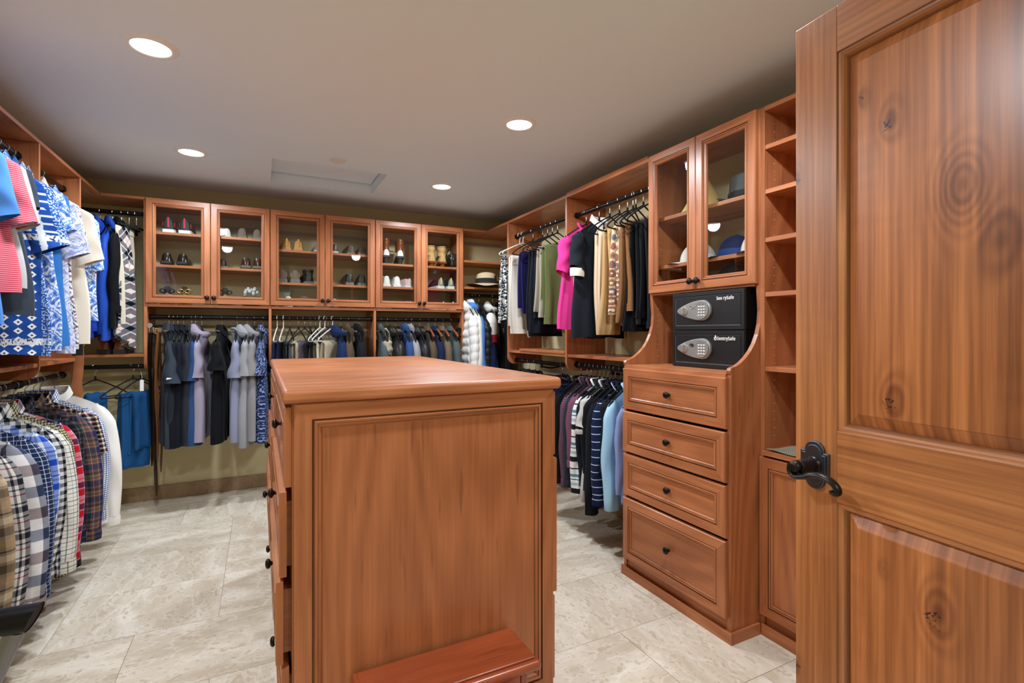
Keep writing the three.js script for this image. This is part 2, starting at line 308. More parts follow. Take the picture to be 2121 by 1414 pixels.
// ---- back left corner: shelf with boots
solo('corner_shelf', fw(XL + 0.003, PX[0] - TH / 2 - 0.001, 1.098, 1.117, ZB + 0.002, -4.285, 'x'), wood, 'cherry corner shelf carrying brown boots under the blue track jackets', 'shelf');
rod('closet_rod', 'black closet rod with blue track jackets in the back left corner', [XL + 0.004, 2.105, -4.36], [PX[0] - 0.0105, 2.105, -4.36]);
rod('closet_rod', 'black closet rod with folded jeans low in the back left corner', [XL + 0.004, 1.028, -4.36], [PX[0] - 0.0105, 1.028, -4.36]);
rod('closet_rod', 'black closet rod with dark polos under the first glass cabinet', [PX[0] + 0.0105, 1.38, -4.36], [PX[1] - 0.0105, 1.38, -4.36]);
rod('closet_rod', 'black closet rod with white hangers under the middle glass cabinet', [PX[1] + 0.0105, 1.38, -4.36], [PX[2] - 0.0105, 1.38, -4.36]);
rod('closet_rod', 'black closet rod with dark jackets under the third glass cabinet', [PX[2] + 0.0105, 1.38, -4.36], [PX[3] - 0.0105, 1.38, -4.36]);
// ---- back right corner: two shelves and a coat rod
solo('corner_shelf', fw(PX[3] + TH / 2 + 0.001, XR - 0.003, 1.907, 1.926, ZB + 0.002, -4.27, 'x'), wood, 'empty cherry corner shelf above the straw sun hat', 'shelf');
solo('corner_shelf', fw(PX[3] + TH / 2 + 0.001, XR - 0.003, 1.665, 1.684, ZB + 0.002, -4.27, 'x'), wood, 'cherry corner shelf carrying the straw sun hat', 'shelf');
rod('closet_rod', 'black closet rod with puffer coats in the back right corner', [PX[3] + 0.0105, 1.612, -4.36], [XR - 0.004, 1.612, -4.36]);
for (const [x0, x1, l] of [[XL + 0.3, PX[0] - 0.02, 'grey metal hang rail on the wall behind the blue track jackets'], [PX[3] + 0.02, 2.19, 'grey metal hang rail on the wall above the empty corner shelf']])
  solo('wall_rail', [wb(x0, x1, 2.125, 2.155, ZB + 0.0005, ZB + 0.006, 'x', 0.001), wb(x0, x1, 2.13, 2.135, ZB + 0.006, ZB + 0.010, 'x', 0.001)], mat(0xaeaba4, { metalness: 0.3, roughness: 0.45 }), l, 'rail');
// ---- right wall: hanging unit
{
  const XF = 1.89, t = thing('hanging_unit', 'cherry closet unit along the right wall with pants above and sweaters below', 'closet unit', [XR, 1.0, -3.0]);
  for (const z of [-3.84, -2.927]) part('divider_panel', prism(bracket(XR - 0.002, XF, 1.0, TOP - 0.02), z - TH / 2, z + TH / 2, 'xy'), t);
  part('shelf', fw(XF + 0.004, XR - 0.002, 1.098, 1.117, -3.829, -2.938, 'z'), t);
  part('shelf', fw(XF + 0.004, XR - 0.002, 1.098, 1.117, -2.916, -2.106, 'z'), t);
  const L = [];
  for (const z of [-3.84, -2.927]) for (let i = 0; i < 30; i++) for (const x of [1.93, 2.17]) L.push([x, 1.16 + i * 0.032, z + 0.0098, 'z']);
  part('shelf_pin_holes', pins(L), t, pinMat).userData.kind = 'stuff';
  solo('loose_board', fw(1.886, 2.15, 1.1175, 1.136, -3.62, -2.945, 'z'), wood, 'loose cherry board lying on the right shelf below the linen pants', 'board');
}
rod('closet_rod', 'black closet rod with linen and black pants high on the right wall', [1.97, 2.088, -3.83], [1.97, 2.088, -2.937]);
rod('closet_rod', 'black closet rod with the pink polo high on the right wall', [1.97, 2.08, -2.917], [1.97, 2.08, -2.106]);
const farRod = rod('closet_rod', 'black closet rod low on the right wall in the bay nearest the corner', [1.97, 1.032, -3.83], [1.97, 1.032, -2.937]);
const lowRod = rod('closet_rod', 'black closet rod with sweaters low on the right beside the drawers', [1.97, 1.045, -2.917], [1.97, 1.045, -2.106]);
for (const [t, z] of [[farRod, -3.40], [lowRod, -2.52]]) mesh('support_bracket', merge([rbox(0.012, 0.06, 0.02, 0.003).translate(0.0, -0.012, z - t.position.z), tube([[0, -0.03, z - t.position.z], [0.1, -0.045, z - t.position.z], [0.248, -0.02, z - t.position.z]], 0.006, 14, 8)]), blackMetal, t);
// ---- right wall: chest of drawers with a glass cabinet above
const ZC0 = -2.095, ZC1 = -1.424;
{
  const t = thing('dresser_cabinet', 'tall cherry dresser with four drawers, two black safes and a glass-door cabinet on top', 'cabinet', [XR, 0, (ZC0 + ZC1) / 2]);
  const curve = [[1.718, 1.095], [1.712, 1.10], [1.710, 1.112], [1.716, 1.121], [1.725, 1.125], [1.745, 1.129], [1.775, 1.143], [1.805, 1.163], [1.835, 1.190], [1.86, 1.222], [1.88, 1.26], [1.894, 1.305], [1.90, 1.36], [1.902, 1.45]];
  const side = [[XR - 0.002, 0.0], [XR - 0.002, TOP], [1.893, TOP], [1.893, 1.45], ...curve.slice(0, -1).reverse(), [1.715, 1.09], [1.715, 0.0]];
  part('side_panel', prism(side, ZC0, ZC0 + 0.02, 'xy'), t);
  part('side_panel', prism(side, ZC1 - 0.02, ZC1, 'xy'), t);
  const z0 = ZC0 + 0.0205, z1 = ZC1 - 0.0205;
  part('counter', fw(1.707, XR - 0.002, 1.079, 1.1, z0, z1, 'z'), t);
  part('top_board', fw(1.893, XR - 0.002, TOP - 0.019, TOP, z0, z1, 'z'), t);
  part('bottom_board', fw(1.886, XR - 0.002, 1.466, 1.485, z0, z1, 'z'), t);
  part('shelf', fw(1.915, XR - 0.002, 1.86, 1.879, z0, z1, 'z'), t);
  part('shelf', fw(1.915, XR - 0.002, 1.605, 1.624, z0, z1, 'z'), t);
  part('toe_board', fw(1.722, 1.738, 0.0, 0.10, z0, z1, 'z'), t);
  part('base_molding', [fw(1.703, 1.7145, 0, 0.047, ZC0 - 0.01, ZC1 + 0.012, 'z'), fw(1.715, 1.88, 0, 0.047, ZC1 + 0.0005, ZC1 + 0.012, 'x')], t);
  const zc = (ZC0 + ZC1) / 2, w = 0.645;
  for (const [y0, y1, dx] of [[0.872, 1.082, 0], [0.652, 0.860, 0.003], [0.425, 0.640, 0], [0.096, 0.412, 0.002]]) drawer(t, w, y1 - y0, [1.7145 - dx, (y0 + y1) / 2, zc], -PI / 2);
  const dw = 0.3265, h = 0.738;
  for (const s of [-1, 1]) glassDoor(t, dw, h, [1.8922, 1.845, zc + s * (dw / 2 + 0.0012)], -PI / 2, -s * (dw / 2 - 0.02), -h / 2 + 0.04);
  const L = []; for (let i = 0; i < 18; i++) { L.push([1.95, 1.54 + i * 0.036, ZC0 + 0.0203, 'z']); if (i < 10) L.push([1.93, 1.14 + i * 0.032, ZC0 + 0.0203, 'z']); }
  part('shelf_pin_holes', pins(L), t, pinMat).userData.kind = 'stuff';
}
// ---- right wall: open shelf tower behind the door
{
  const za = ZC1 + 0.0205, zb = -0.86, t = thing('shelf_tower', 'tall narrow cherry tower of open shelves half hidden behind the door', 'shelves', [XR, 0, (za + zb) / 2]);
  part('side_panel', fw(1.892, XR - 0.002, 0, TOP, za - 0.0195, za, 'y'), t);
  part('side_panel', fw(1.892, XR - 0.002, 0, TOP, zb, zb + 0.02, 'y'), t);
  part('back_panel', fw(XR - 0.008, XR - 0.002, 0.1, TOP - 0.02, za + 0.0005, zb - 0.0005, 'y'), t);
  part('top_board', fw(1.892, XR - 0.009, TOP - 0.019, TOP, za + 0.0005, zb - 0.0005, 'z'), t);
  for (const y of [2.055, 1.868, 1.665, 1.437, 1.125]) part('shelf', fw(1.895, XR - 0.009, y - 0.019, y, za + 0.0005, zb - 0.0005, 'z'), t);
  part('counter', fw(1.872, XR - 0.009, 0.757, 0.776, za + 0.0005, zb - 0.0005, 'z'), t);
  const w = 0.56, h = 0.66, d = place(mesh('door', frameRing(w, h, FRONT, true), woodC, t), t.position, [1.8916, 0.418, za + w / 2 - 0.012], -PI / 2);
  part('toe_board', fw(1.905, 1.92, 0, 0.10, za + 0.0005, zb - 0.0005, 'z'), t);
  part('base_molding', fw(1.881, 1.8915, 0, 0.047, za - 0.008, zb, 'z'), t);
  const L = []; for (let i = 0; i < 40; i++) L.push([1.955, 0.83 + i * 0.034, za + 0.0003, 'z']);
  part('shelf_pin_holes', pins(L.filter((p) => p[1] < 2.18)), t, pinMat).userData.kind = 'stuff';
}
// ---- island
{
  const x0 = 0.075, x1 = 0.868, z0 = -3.03, z1 = -1.432, t = thing('island', 'cherry island of drawers in the middle of the closet with a panelled end', 'island', [(x0 + x1) / 2, 0, (z0 + z1) / 2]);
  part('carcass', [fw(x0, x1, 0.1, 1.08, z0, z1), fw(x0 + 0.03, x1 - 0.03, 0, 0.1, z0 + 0.03, z1 - 0.02)], t);
  const shape = new THREE.Shape(); const a = 0.05, b = 0.89, c = -1.40, e = -3.06, r = 0.012;
  const top = new RoundedBoxGeometry(b - a, 0.038, c - e, 4, 0.013).translate((a + b) / 2, 1.103, (c + e) / 2);
  part('countertop', planar(top, 'x', [0.3, 0.2]), t);
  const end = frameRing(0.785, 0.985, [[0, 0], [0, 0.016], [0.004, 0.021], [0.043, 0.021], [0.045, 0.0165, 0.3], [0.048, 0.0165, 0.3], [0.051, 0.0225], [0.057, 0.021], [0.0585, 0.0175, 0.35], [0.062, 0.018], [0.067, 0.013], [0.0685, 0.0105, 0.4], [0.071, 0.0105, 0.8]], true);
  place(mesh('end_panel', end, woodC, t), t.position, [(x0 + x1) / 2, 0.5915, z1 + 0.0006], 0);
  const rows = [[0.862, 1.072], [0.628, 0.850], [0.40, 0.617], [0.11, 0.388]], w = 0.785;
  rows.forEach(([p, q], i) => { for (const s of [0, 1]) {
    const zc = z1 - 0.008 - w / 2 - s * (w + 0.006), out = [0.0, 0.012, 0.02, 0.006][i] + (s ? 0.004 : 0);
    drawer(t, w, q - p, [x0 - 0.0006 - out, (p + q) / 2, zc], -PI / 2);
  } });
  [[0.86, 1.072], [0.40, 0.848], [0.11, 0.388]].forEach(([p, q], i) => { for (const s of [0, 1]) drawer(t, w, q - p, [x1 + 0.0006 - (i === 0 ? -0.001 : 0) + (i === 1 ? 0.008 : 0), (p + q) / 2, z1 - 0.008 - w / 2 - s * (w + 0.006)], PI / 2); });
}
// ---- step stool against the island
{
  const t = thing('step_stool', 'small cherry step stool standing against the end of the island', 'stool', [0.465, 0, -1.3]);
  const m = mat(0xffffff, { map: cherryMap, roughness: 0.32, color: 0xe2b09c, clearcoat: 0.6, clearcoatRoughness: 0.2 });
  const X0 = 0.222, X1 = 0.706, y = 0.345, zb = -1.408, zf = -1.236;
  part('upper_tread', [planar(new RoundedBoxGeometry(X1 - X0 - 0.014, 0.022, zf - zb - 0.012, 3, 0.004).translate((X0 + X1) / 2 + 0.004, y - 0.011, (zf + zb) / 2 - 0.006), 'x')], t, m);
  part('nosing', [planar(new RoundedBoxGeometry(X1 - X0 + 0.01, 0.026, 0.026, 4, 0.011).translate((X0 + X1) / 2, y - 0.014, zf), 'x')], t, m);
  for (const s of [[X0, X0 + 0.014], [X1 - 0.016, X1 - 0.002]]) part('side_trim', planar(new RoundedBoxGeometry(s[1] - s[0], 0.03, zf - zb - 0.014, 2, 0.004).translate((s[0] + s[1]) / 2, y - 0.016, (zf + zb) / 2 - 0.008), 'z'), t, m);
  for (const xa of [X0 + 0.02, X1 - 0.045]) part('side_panel', prism([[zb + 0.004, 0], [zb + 0.004, y - 0.023], [zf - 0.02, y - 0.023], [zf - 0.02, 0.2], [zf + 0.16, 0.19], [zf + 0.16, 0]], xa, xa + 0.02, 'zy'), t, m);
  part('riser', wb(X0 + 0.041, X1 - 0.046, 0.19, y - 0.023, zf - 0.036, zf - 0.022, 'x'), t, m);
  part('lower_tread', wb(X0 + 0.004, X1 - 0.02, 0.192, 0.212, zf - 0.018, zf + 0.19, 'x', 0.006), t, m);
}
// ---- the open door
{
  const d = new THREE.Group(); d.name = 'door_1'; d.userData.kind = 'structure'; d.userData.label = 'open knotty alder door with two raised panels and a dark lever handle'; scene.add(d);
  const xf = 1.214, th = 0.044, z0 = -0.812, z1 = 0.0, H = 2.032; d.position.set(xf, 0.01, z0); d.rotation.y = -5.5 * PI / 180;   // hung a little past square, pivot kept at the leading edge
  const P = (n, g, m) => mesh(n, at(Array.isArray(g) ? merge(g) : g, d), m, d), sw = 0.107;
  const box = (y0, y1, a, b, grain, off) => planar(new RoundedBoxGeometry(th, y1 - y0, b - a, 1, 0.0012).translate(xf + th / 2, (y0 + y1) / 2, (a + b) / 2), grain, off);
  P('stile', box(0.01, H, z0, z0 + sw, 'y', [0.832, -1.04]), alderStile);
  P('stile', box(0.01, H, z1 - sw, z1, 'y'), alderStile);
  const a = z0 + sw + 0.0004, b = z1 - sw - 0.0004;
  P('rail', box(1.924, H, a, b, 'z'), alderStile); P('rail', box(0.872, 1.039, a, b, 'z', [0.4, 1.3]), alderStile); P('rail', box(0.01, 0.26, a, b, 'z'), alderStile);
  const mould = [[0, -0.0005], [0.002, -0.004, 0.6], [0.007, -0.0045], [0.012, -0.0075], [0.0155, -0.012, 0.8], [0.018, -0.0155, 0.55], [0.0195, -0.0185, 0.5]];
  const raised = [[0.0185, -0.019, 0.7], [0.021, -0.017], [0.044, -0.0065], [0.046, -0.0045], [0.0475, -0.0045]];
  const wood2 = alderStile.clone(); wood2.vertexColors = true;
  for (const [y0, y1, knots, seed] of [[1.039, 1.924, [[0.113, 0.682, 0.02, 0.9, 1], [0.24, 0.508, 0.034, 2.2], [0.12, 0.086, 0.024, 1.1, 1], [0.057, 0.752, 0.011, 0.5, 1], [0.30, 0.40, 0.03, -0.8], [0.42, 0.7, 0.03, 1.0]], 5], [0.26, 0.872, [[0.2, 0.457, 0.028, 1.3, 1], [0.34, 0.16, 0.03, 0.9], [0.10, 0.50, 0.008, 0.4]], 9]]) {
    const w = b - a, h = y1 - y0, zc = (a + b) / 2, yc = (y0 + y1) / 2;
    for (const [side, ry, xo] of [[0, -PI / 2, xf], [1, PI / 2, xf + th]]) {
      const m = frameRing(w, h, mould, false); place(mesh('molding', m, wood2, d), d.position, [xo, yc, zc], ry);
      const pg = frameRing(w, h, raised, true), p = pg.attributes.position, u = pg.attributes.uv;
      for (let i = 0; i < p.count; i++) u.setXY(i, p.getX(i) + w / 2, p.getY(i) + h / 2);
      const pm = alderMap(w, h, knots, seed, 1.15, side ? 200 : 1100);
      const mm = mat(0xf4e9df, { map: pm, roughness: 0.33, clearcoat: 0.5, clearcoatRoughness: 0.3, vertexColors: true });
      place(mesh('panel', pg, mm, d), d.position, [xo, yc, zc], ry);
    }
  }
  // handle: stepped rose with arched top and bottom, neck, thumb-turn and curved lever
  const yh = 0.948, zh = -0.757, hd = place(mesh('handle', (() => {
    const out = (k) => { const w = 0.037 * k, hh = 0.033 * k, r = 0.0255 * k; return [[-w, -hh], [-r - 0.002, -hh], ...arc(0, -hh, r, PI, 2 * PI, 12), [r + 0.002, -hh], [w, -hh], [w, hh], [r + 0.002, hh], ...arc(0, hh, r, 0, PI, 12), [-r - 0.002, hh], [-w, hh]]; };
    const layer = (k, z, dd, bev) => { const s = new THREE.Shape(out(k).map((p) => new THREE.Vector2(...p))); return new THREE.ExtrudeGeometry(s, { depth: dd, bevelEnabled: true, bevelSize: bev, bevelThickness: bev, bevelOffset: -bev, bevelSegments: 2 }).translate(0, 0, z); };
    return merge([layer(1, 0, 0.004, 0.0025), layer(0.84, 0.006, 0.002, 0.0015)]);
  })(), pewter, d), d.position, [xf - 0.0005, yh, zh], -PI / 2);
  mesh('neck', merge([lathe([[0.0001, 0.06], [0.015, 0.06], [0.0165, 0.056], [0.0165, 0.018], [0.021, 0.014], [0.022, 0.009], [0.022, 0.008]], 28).rotateX(PI / 2), lathe([[0.0001, 0.075], [0.008, 0.0745], [0.0135, 0.071], [0.0155, 0.064], [0.0145, 0.056], [0.012, 0.05]], 24).rotateX(PI / 2).translate(-0.004, -0.001, 0)]), bronze, hd);
  const lev = []; const path = [[-0.014, 0.004, 0.066], [-0.015, -0.012, 0.066], [-0.004, -0.022, 0.066], [0.018, -0.0175, 0.064], [0.04, -0.009, 0.062], [0.062, -0.0065, 0.060], [0.083, -0.0135, 0.058], [0.096, -0.027, 0.057], [0.0945, -0.037, 0.057], [0.086, -0.038, 0.057], [0.083, -0.032, 0.057]];
  const lg = new THREE.TubeGeometry(new THREE.CatmullRomCurve3(path.map(V3)), 60, 1, 12, false), lp = lg.attributes.position, cv = new THREE.CatmullRomCurve3(path.map(V3));
  for (let i = 0; i <= 60; i++) { const c = cv.getPointAt(i / 60), k = 0.0072 * (1 + 0.25 * Math.sin(i / 60 * PI)) * (i > 54 ? 0.9 : 1); for (let j = 0; j <= 12; j++) { const q = i * 13 + j; lp.setXYZ(q, c.x + (lp.getX(q) - c.x) * k, c.y + (lp.getY(q) - c.y) * k * 0.8, c.z + (lp.getZ(q) - c.z) * k * 1.25); } }
  lg.computeVertexNormals(); mesh('lever', lg, bronze, hd);
}

// ================================================================ HANGERS
const HM = { black: mat(0x0d0d0e, { roughness: 0.95, sheen: 0.4 }), white: mat(0xe9e9e6, { roughness: 0.35 }), wire: mat(0x8a8e92, { metalness: 0.8, roughness: 0.4 }), wood: mat(0x8a4a2c, { roughness: 0.45 }) };
const hook = (r, down, m = 0.0016) => tube([[-0.020, -0.006, 0], [-0.0185, 0.008, 0], [-0.008, 0.0185, 0], [0.008, 0.0175, 0], [0.0185, 0.004, 0], [0.014, -0.014, 0], [0.003, -0.026, 0], [0, -0.04, 0], [0, -down, 0]], m, 30, 7);
// local frame: the rod's centre at the origin, the hanger's arms along x
const HPROTO = {};
function hangerParts(kind) {
  if (HPROTO[kind]) return HPROTO[kind];
  let P;
  if (kind === 'black') {
    const sh = [], w = 0.19, n = 14;
    for (let i = 0; i <= n; i++) { const u = i / n * 2 - 1; sh.push([u * w, -0.083 - 0.104 * Math.pow(Math.abs(u), 1.15) - 0.004 * sm(0.8, 1, Math.abs(u)), 0]); }
    const loop = [...sh, [w + 0.005, -0.198, 0], [w - 0.008, -0.207, 0], [0.1, -0.208, 0], [-0.1, -0.208, 0], [-w + 0.008, -0.207, 0], [-w - 0.005, -0.198, 0]];
    const g = tube(loop, 0.0045, 90, 7, true, 0.4).scale(1, 1, 1);
    P = [['frame', merge([g, cyl(0.0055, 0.0075, 0.03, 10).translate(0, -0.076, 0)]), HM.black], ['hook', hook(0.018, 0.07), chrome]];
  } else if (kind === 'white') {
    const w = 0.20, loop = [[0, -0.075, 0], [0.1, -0.115, 0], [w - 0.01, -0.158, 0], [w + 0.004, -0.172, 0], [w - 0.012, -0.183, 0], [0, -0.183, 0], [-w + 0.012, -0.183, 0], [-w - 0.004, -0.172, 0], [-w + 0.01, -0.158, 0], [-0.1, -0.115, 0]];
    P = [['frame', tube(loop, 0.0042, 70, 8, true, 0.25), HM.white], ['hook', hook(0.018, 0.078, 0.0032), HM.white]];
  } else if (kind === 'wire') {
    const w = 0.2, loop = [[0, -0.08, 0], [0.1, -0.136, 0], [w - 0.012, -0.186, 0], [w - 0.004, -0.196, 0], [w - 0.016, -0.202, 0], [0, -0.202, 0], [-w + 0.016, -0.202, 0], [-w + 0.004, -0.196, 0], [-w + 0.012, -0.186, 0], [-0.1, -0.136, 0]];
    P = [['frame', tube(loop, 0.0016, 70, 6, true, 0.2), HM.wire], ['hook', merge([hook(0.018, 0.085, 0.0017), tube([[0.003, -0.05, 0.001], [-0.003, -0.06, 0.002], [0.003, -0.07, -0.002], [-0.003, -0.08, 0.001]], 0.0016, 16, 6)]), HM.wire]];
  } else if (kind === 'wood') {
    const w = 0.21, sh = []; for (let i = 0; i <= 12; i++) { const u = i / 6 - 1; sh.push([u * w, -0.078 - 0.075 * u * u, 0.012 * u * u]); }
    P = [['frame', tube(sh, 0.009, 40, 8).scale(1, 1, 1), HM.wood], ['hook', hook(0.018, 0.075), chrome]];
  } else {   // clip hanger
    P = [['frame', merge([rbox(0.32, 0.014, 0.007, 0.003).translate(0, -0.1, 0), rbox(0.03, 0.02, 0.008, 0.003).translate(0, -0.09, 0)]), HM.black], ['hook', hook(0.018, 0.082), chrome],
      ['clip', merge([rbox(0.03, 0.045, 0.012, 0.003).translate(-0.1, -0.118, 0)]), HM.black], ['clip', merge([rbox(0.03, 0.045, 0.012, 0.003).translate(0.1, -0.118, 0)]), HM.black]];
  }
  return (HPROTO[kind] = P);
}
const HWORD = { black: 'slim black hanger', white: 'white plastic hanger', wire: 'grey wire hanger', wood: 'brown wooden hanger', clip: 'black clip hanger' };
const HPOSE = {};
function hanger(kind, pos, ry, tail, group) {
  const label = HWORD[kind] + ' ' + tail;
  let o = HPOSE[kind];
  if (!o) {
    o = thing('hanger', label, 'hanger', pos, ry, group);
    for (const [n, g, m] of hangerParts(kind)) mesh(n, g, m, o);
    HPOSE[kind] = o; return o;
  }
  o = o.clone(); o.name = numbered('hanger'); o.userData = { label, category: 'hanger' }; if (group) o.userData.group = group;
  o.position.set(...pos); o.rotation.set(0, ry, 0); scene.add(o); return o;
}

// ================================================================ CLOTH
function cloth(color, o = {}) { return mat(color, { roughness: 0.92, sheen: 0.25, sheenRoughness: 0.6, sheenColor: new THREE.Color(0.6, 0.6, 0.6), specularIntensity: 0.25, side: THREE.DoubleSide, ...o }); }
const weave = (x, y) => 1 + 0.05 * nz(x * 900, y * 900) + 0.035 * nz(x * 60, y * 60, 3);
const patt = (n, s, f) => cloth(0xffffff, { map: tex(n, n, s, s, f) });
// a checked cloth: bands [colour, from, to] over a ground, the same both ways; line = threads lie on top
function plaid(ground, bands, s, line = 0, n = 192, weft) {
  const W = (t, bb) => { let c = hex(ground), k = 0; for (const [h, a, b] of bb) if (t >= a && t < b) { c = hex(h); k = 1; } return [c, k]; };
  return patt(n, s, (x, y) => {
    const [a, ka] = W(x / s, bands), [b, kb] = W(y / s, weft || bands), g = weave(x, y);
    let c = ka && kb ? mix3(a, b, 0.5) : ka ? mix3(b, a, 0.5 + line) : kb ? mix3(a, b, 0.5 + line) : a;
    return [c[0] * g, c[1] * g, c[2] * g];
  });
}
const stripes = (bands, s, n = 128) => patt(n, s, (x, y) => { let c = hex(bands[0][0]); for (const [h, a, b] of bands) if (y / s >= a && y / s < b) c = hex(h); const g = weave(x, y); return [c[0] * g, c[1] * g, c[2] * g]; });
const blotch = (a, b, c, s, f, seed, n = 256) => patt(n, s, (x, y) => {
  const X = 3.2 + Math.sin(x / s * 6.283) * s * f / 6.28, X2 = Math.cos(x / s * 6.283) * s * f / 6.28, Y = Math.sin(y / s * 6.283) * s * f / 6.28, Y2 = Math.cos(y / s * 6.283) * s * f / 6.28;
  const v = nz(X + Y2 * 0.7, X2 + Y, seed) + 0.6 * nz(X * 2.2 + Y, X2 * 2.2 + Y2 * 2, seed + 4), g = weave(x, y);
  const q = v > 0.16 ? hex(b) : v < -0.24 ? hex(c) : hex(a); return [q[0] * g, q[1] * g, q[2] * g];
});
function heather(h, k = 0.09) { const c = hex(h); return patt(128, 0.11, (x, y) => { const g = 1 + k * nz(x * 700, y * 1500) + k * 0.8 * nz(x * 1700, y * 500, 7); return [c[0] * g, c[1] * g, c[2] * g]; }); }
const C = {
  brownFlannel: plaid(0x8d7c67, [[0x453b30, 0, 0.22], [0xcdbfa5, 0.3, 0.48], [0x2c2722, 0.55, 0.6], [0xa68a66, 0.7, 0.9]], 0.13),
  tartan: plaid(0xd9d5d0, [[0x1d2028, 0, 0.22], [0x23262f, 0.3, 0.36], [0xa01c2a, 0.62, 0.66], [0x2c3038, 0.8, 0.86]], 0.10),
  bigGingham: plaid(0xe4e2e2, [[0x5b4445, 0, 0.25], [0x2f3a55, 0.5, 0.75]], 0.17),
  navyGrid: plaid(0x1c2a4e, [[0xe3e6ee, 0.0, 0.14], [0x2b3c66, 0.5, 0.62]], 0.018, 0.22, 64),
  bluePlaid: plaid(0xdfe4f0, [[0x1f49b4, 0.05, 0.3], [0x8fa5d4, 0.42, 0.5], [0x3d61b8, 0.6, 0.66], [0x8fa5d4, 0.78, 0.84]], 0.105),
  whiteGrid: plaid(0xe9e7dc, [[0x5b5d66, 0.0, 0.08], [0x9aa0a8, 0.3, 0.34], [0x6d675c, 0.62, 0.68]], 0.055, 0.2),
  blackGingham: plaid(0xdcdcda, [[0x14161c, 0, 0.5]], 0.034, 0, 96),
  oliveCheck: plaid(0xc9be97, [[0x1e2018, 0, 0.4]], 0.011, 0.1, 48),
  redPlaid: plaid(0xd5dbe4, [[0xc01830, 0.0, 0.3], [0x1c2850, 0.36, 0.62], [0xe87f7a, 0.74, 0.82]], 0.105),
  brownNavy: plaid(0x6a5247, [[0x222c5c, 0.08, 0.4], [0xb98f70, 0.46, 0.5], [0xc9b8a6, 0.68, 0.71], [0x2a2a3c, 0.82, 0.92]], 0.085),
  redBlack: plaid(0xd9d3c6, [[0x16181a, 0, 0.5], [0x8c2a2a, 0.5, 0.66]], 0.024, 0, 64),
  blueCheck: plaid(0xeceef2, [[0x4d679f, 0, 0.4]], 0.0115, 0.08, 48),
  navyTartan: plaid(0x20242e, [[0x4d4a44, 0, 0.2], [0x8d8a80, 0.45, 0.5], [0x14161b, 0.7, 0.9]], 0.05),
  white: cloth(0xf9f6ef), cream: cloth(0xe6ddcc), ivory: cloth(0xe8e4da),
  royal: cloth(0x1a3fa5, { roughness: 0.6, specularIntensity: 0.4 }), royal2: cloth(0x1c49ab, { roughness: 0.6, specularIntensity: 0.4 }), sky: cloth(0x4f86cf), solidBlue: cloth(0x3573b8),
  black: cloth(0x15161a), black2: cloth(0x1b1d22), ink: cloth(0x191d26), charcoal: cloth(0x2c3138), slate: cloth(0x353d48), navy: cloth(0x1d2440), navy2: cloth(0x1e2c54), steel: cloth(0x2f4a78), purple: cloth(0x201f4e),
  lav: heather(0x9c93a5, 0.05), greyLav: heather(0x8b8fa5), grey: heather(0x989a9d), grey2: heather(0x908d90), greyTee: heather(0xc0bdb8), lightGrey: cloth(0xb5b7b8),
  navyFloral: blotch(0x2b3a66, 0x8fa0c8, 0x1c2748, 0.09, 85, 5), floral: blotch(0xc3c8de, 0x959dc4, 0xdde0ec, 0.09, 95, 9), floral2: blotch(0x6f95d6, 0xdfe6f2, 0x3c66b4, 0.1, 90, 14), floralDark: blotch(0xc9c4c6, 0x5a566a, 0xe9e6e4, 0.08, 95, 19),
  khaki: cloth(0xb3a58c), beige: cloth(0xd8bfa2), tan: cloth(0xc09c6e), corduroy: stripes([[0x8a6240, 0, 1], [0x704d30, 0.7, 1]], 0.006, 16), olive: cloth(0x6a7448), stone: cloth(0xa89f8e), linen: heather(0xd9d2c6, 0.12), creamPants: cloth(0xd3ccb4),
  denim: heather(0x22558a, 0.22), denimDark: heather(0x2f4a68, 0.2), pink: cloth(0xea3f92), cherryRed: cloth(0x9c1f36), mauve: stripes([[0x6d4a5c, 0, 1], [0x4f3444, 0.6, 1]], 0.014, 32), lightBlue: cloth(0xa4cfe6), periwinkle: heather(0x8794c4, 0.07),
  puffWhite: cloth(0xe6e4e0, { roughness: 0.5 }), puffBlack: cloth(0x1b1b20, { roughness: 0.42, specularIntensity: 0.5 }), leather: cloth(0x231f1e, { roughness: 0.4, specularIntensity: 0.5 }), suedeBrown: heather(0x56493b, 0.12), greyGreen: heather(0x4c5656, 0.1), bluegreyTweed: heather(0x5a6672, 0.15),
  redStripe: stripes([[0xdf8a92, 0, 1], [0xc23a50, 0.5, 1]], 0.0075, 32),
  stripeTee: stripes([[0xe9e6e2, 0, 1], [0x1d1e24, 0.1, 0.26], [0x9cc0cc, 0.34, 0.44], [0x23262c, 0.52, 0.55], [0x4d8fa0, 0.62, 0.7], [0x24262d, 0.86, 0.9]], 0.20),
  navyStripe: stripes([[0x1a2747, 0, 1], [0xdedfe6, 0, 0.1]], 0.044, 64),
  argyle: patt(256, 0.17, (x, y) => { const u = (x + y) / 0.17, v = (x - y) / 0.17 + 4, fu = u - Math.floor(u), fv = v - Math.floor(v), g = weave(x, y); let a = fu < 0.5, b = fv < 0.5; let c = a && b ? [20, 21, 26] : a || b ? [104, 106, 112] : [214, 208, 198]; if (Math.abs(fu - 0.75) < 0.018 || Math.abs(fv - 0.75) < 0.018) c = mix3(c, [190, 90, 84], 0.6); if (Math.abs(fu - 0.25) < 0.03 || Math.abs(fv - 0.25) < 0.03) c = mix3(c, [232, 230, 226], 0.75); return [c[0] * g, c[1] * g, c[2] * g]; }),
  batik: patt(512, 0.44, (x, y) => {   // indigo ground, rows of white diamonds, ticked bars
    const g = weave(x, y), X = (x / 0.44 + 0.7) % 1, Y = y / 0.44, wob = 0.006 * nz(X * 60, Y * 60); let c = mix3([30, 66, 140], [38, 84, 165], 0.5 + nz(X * 9, Y * 9));
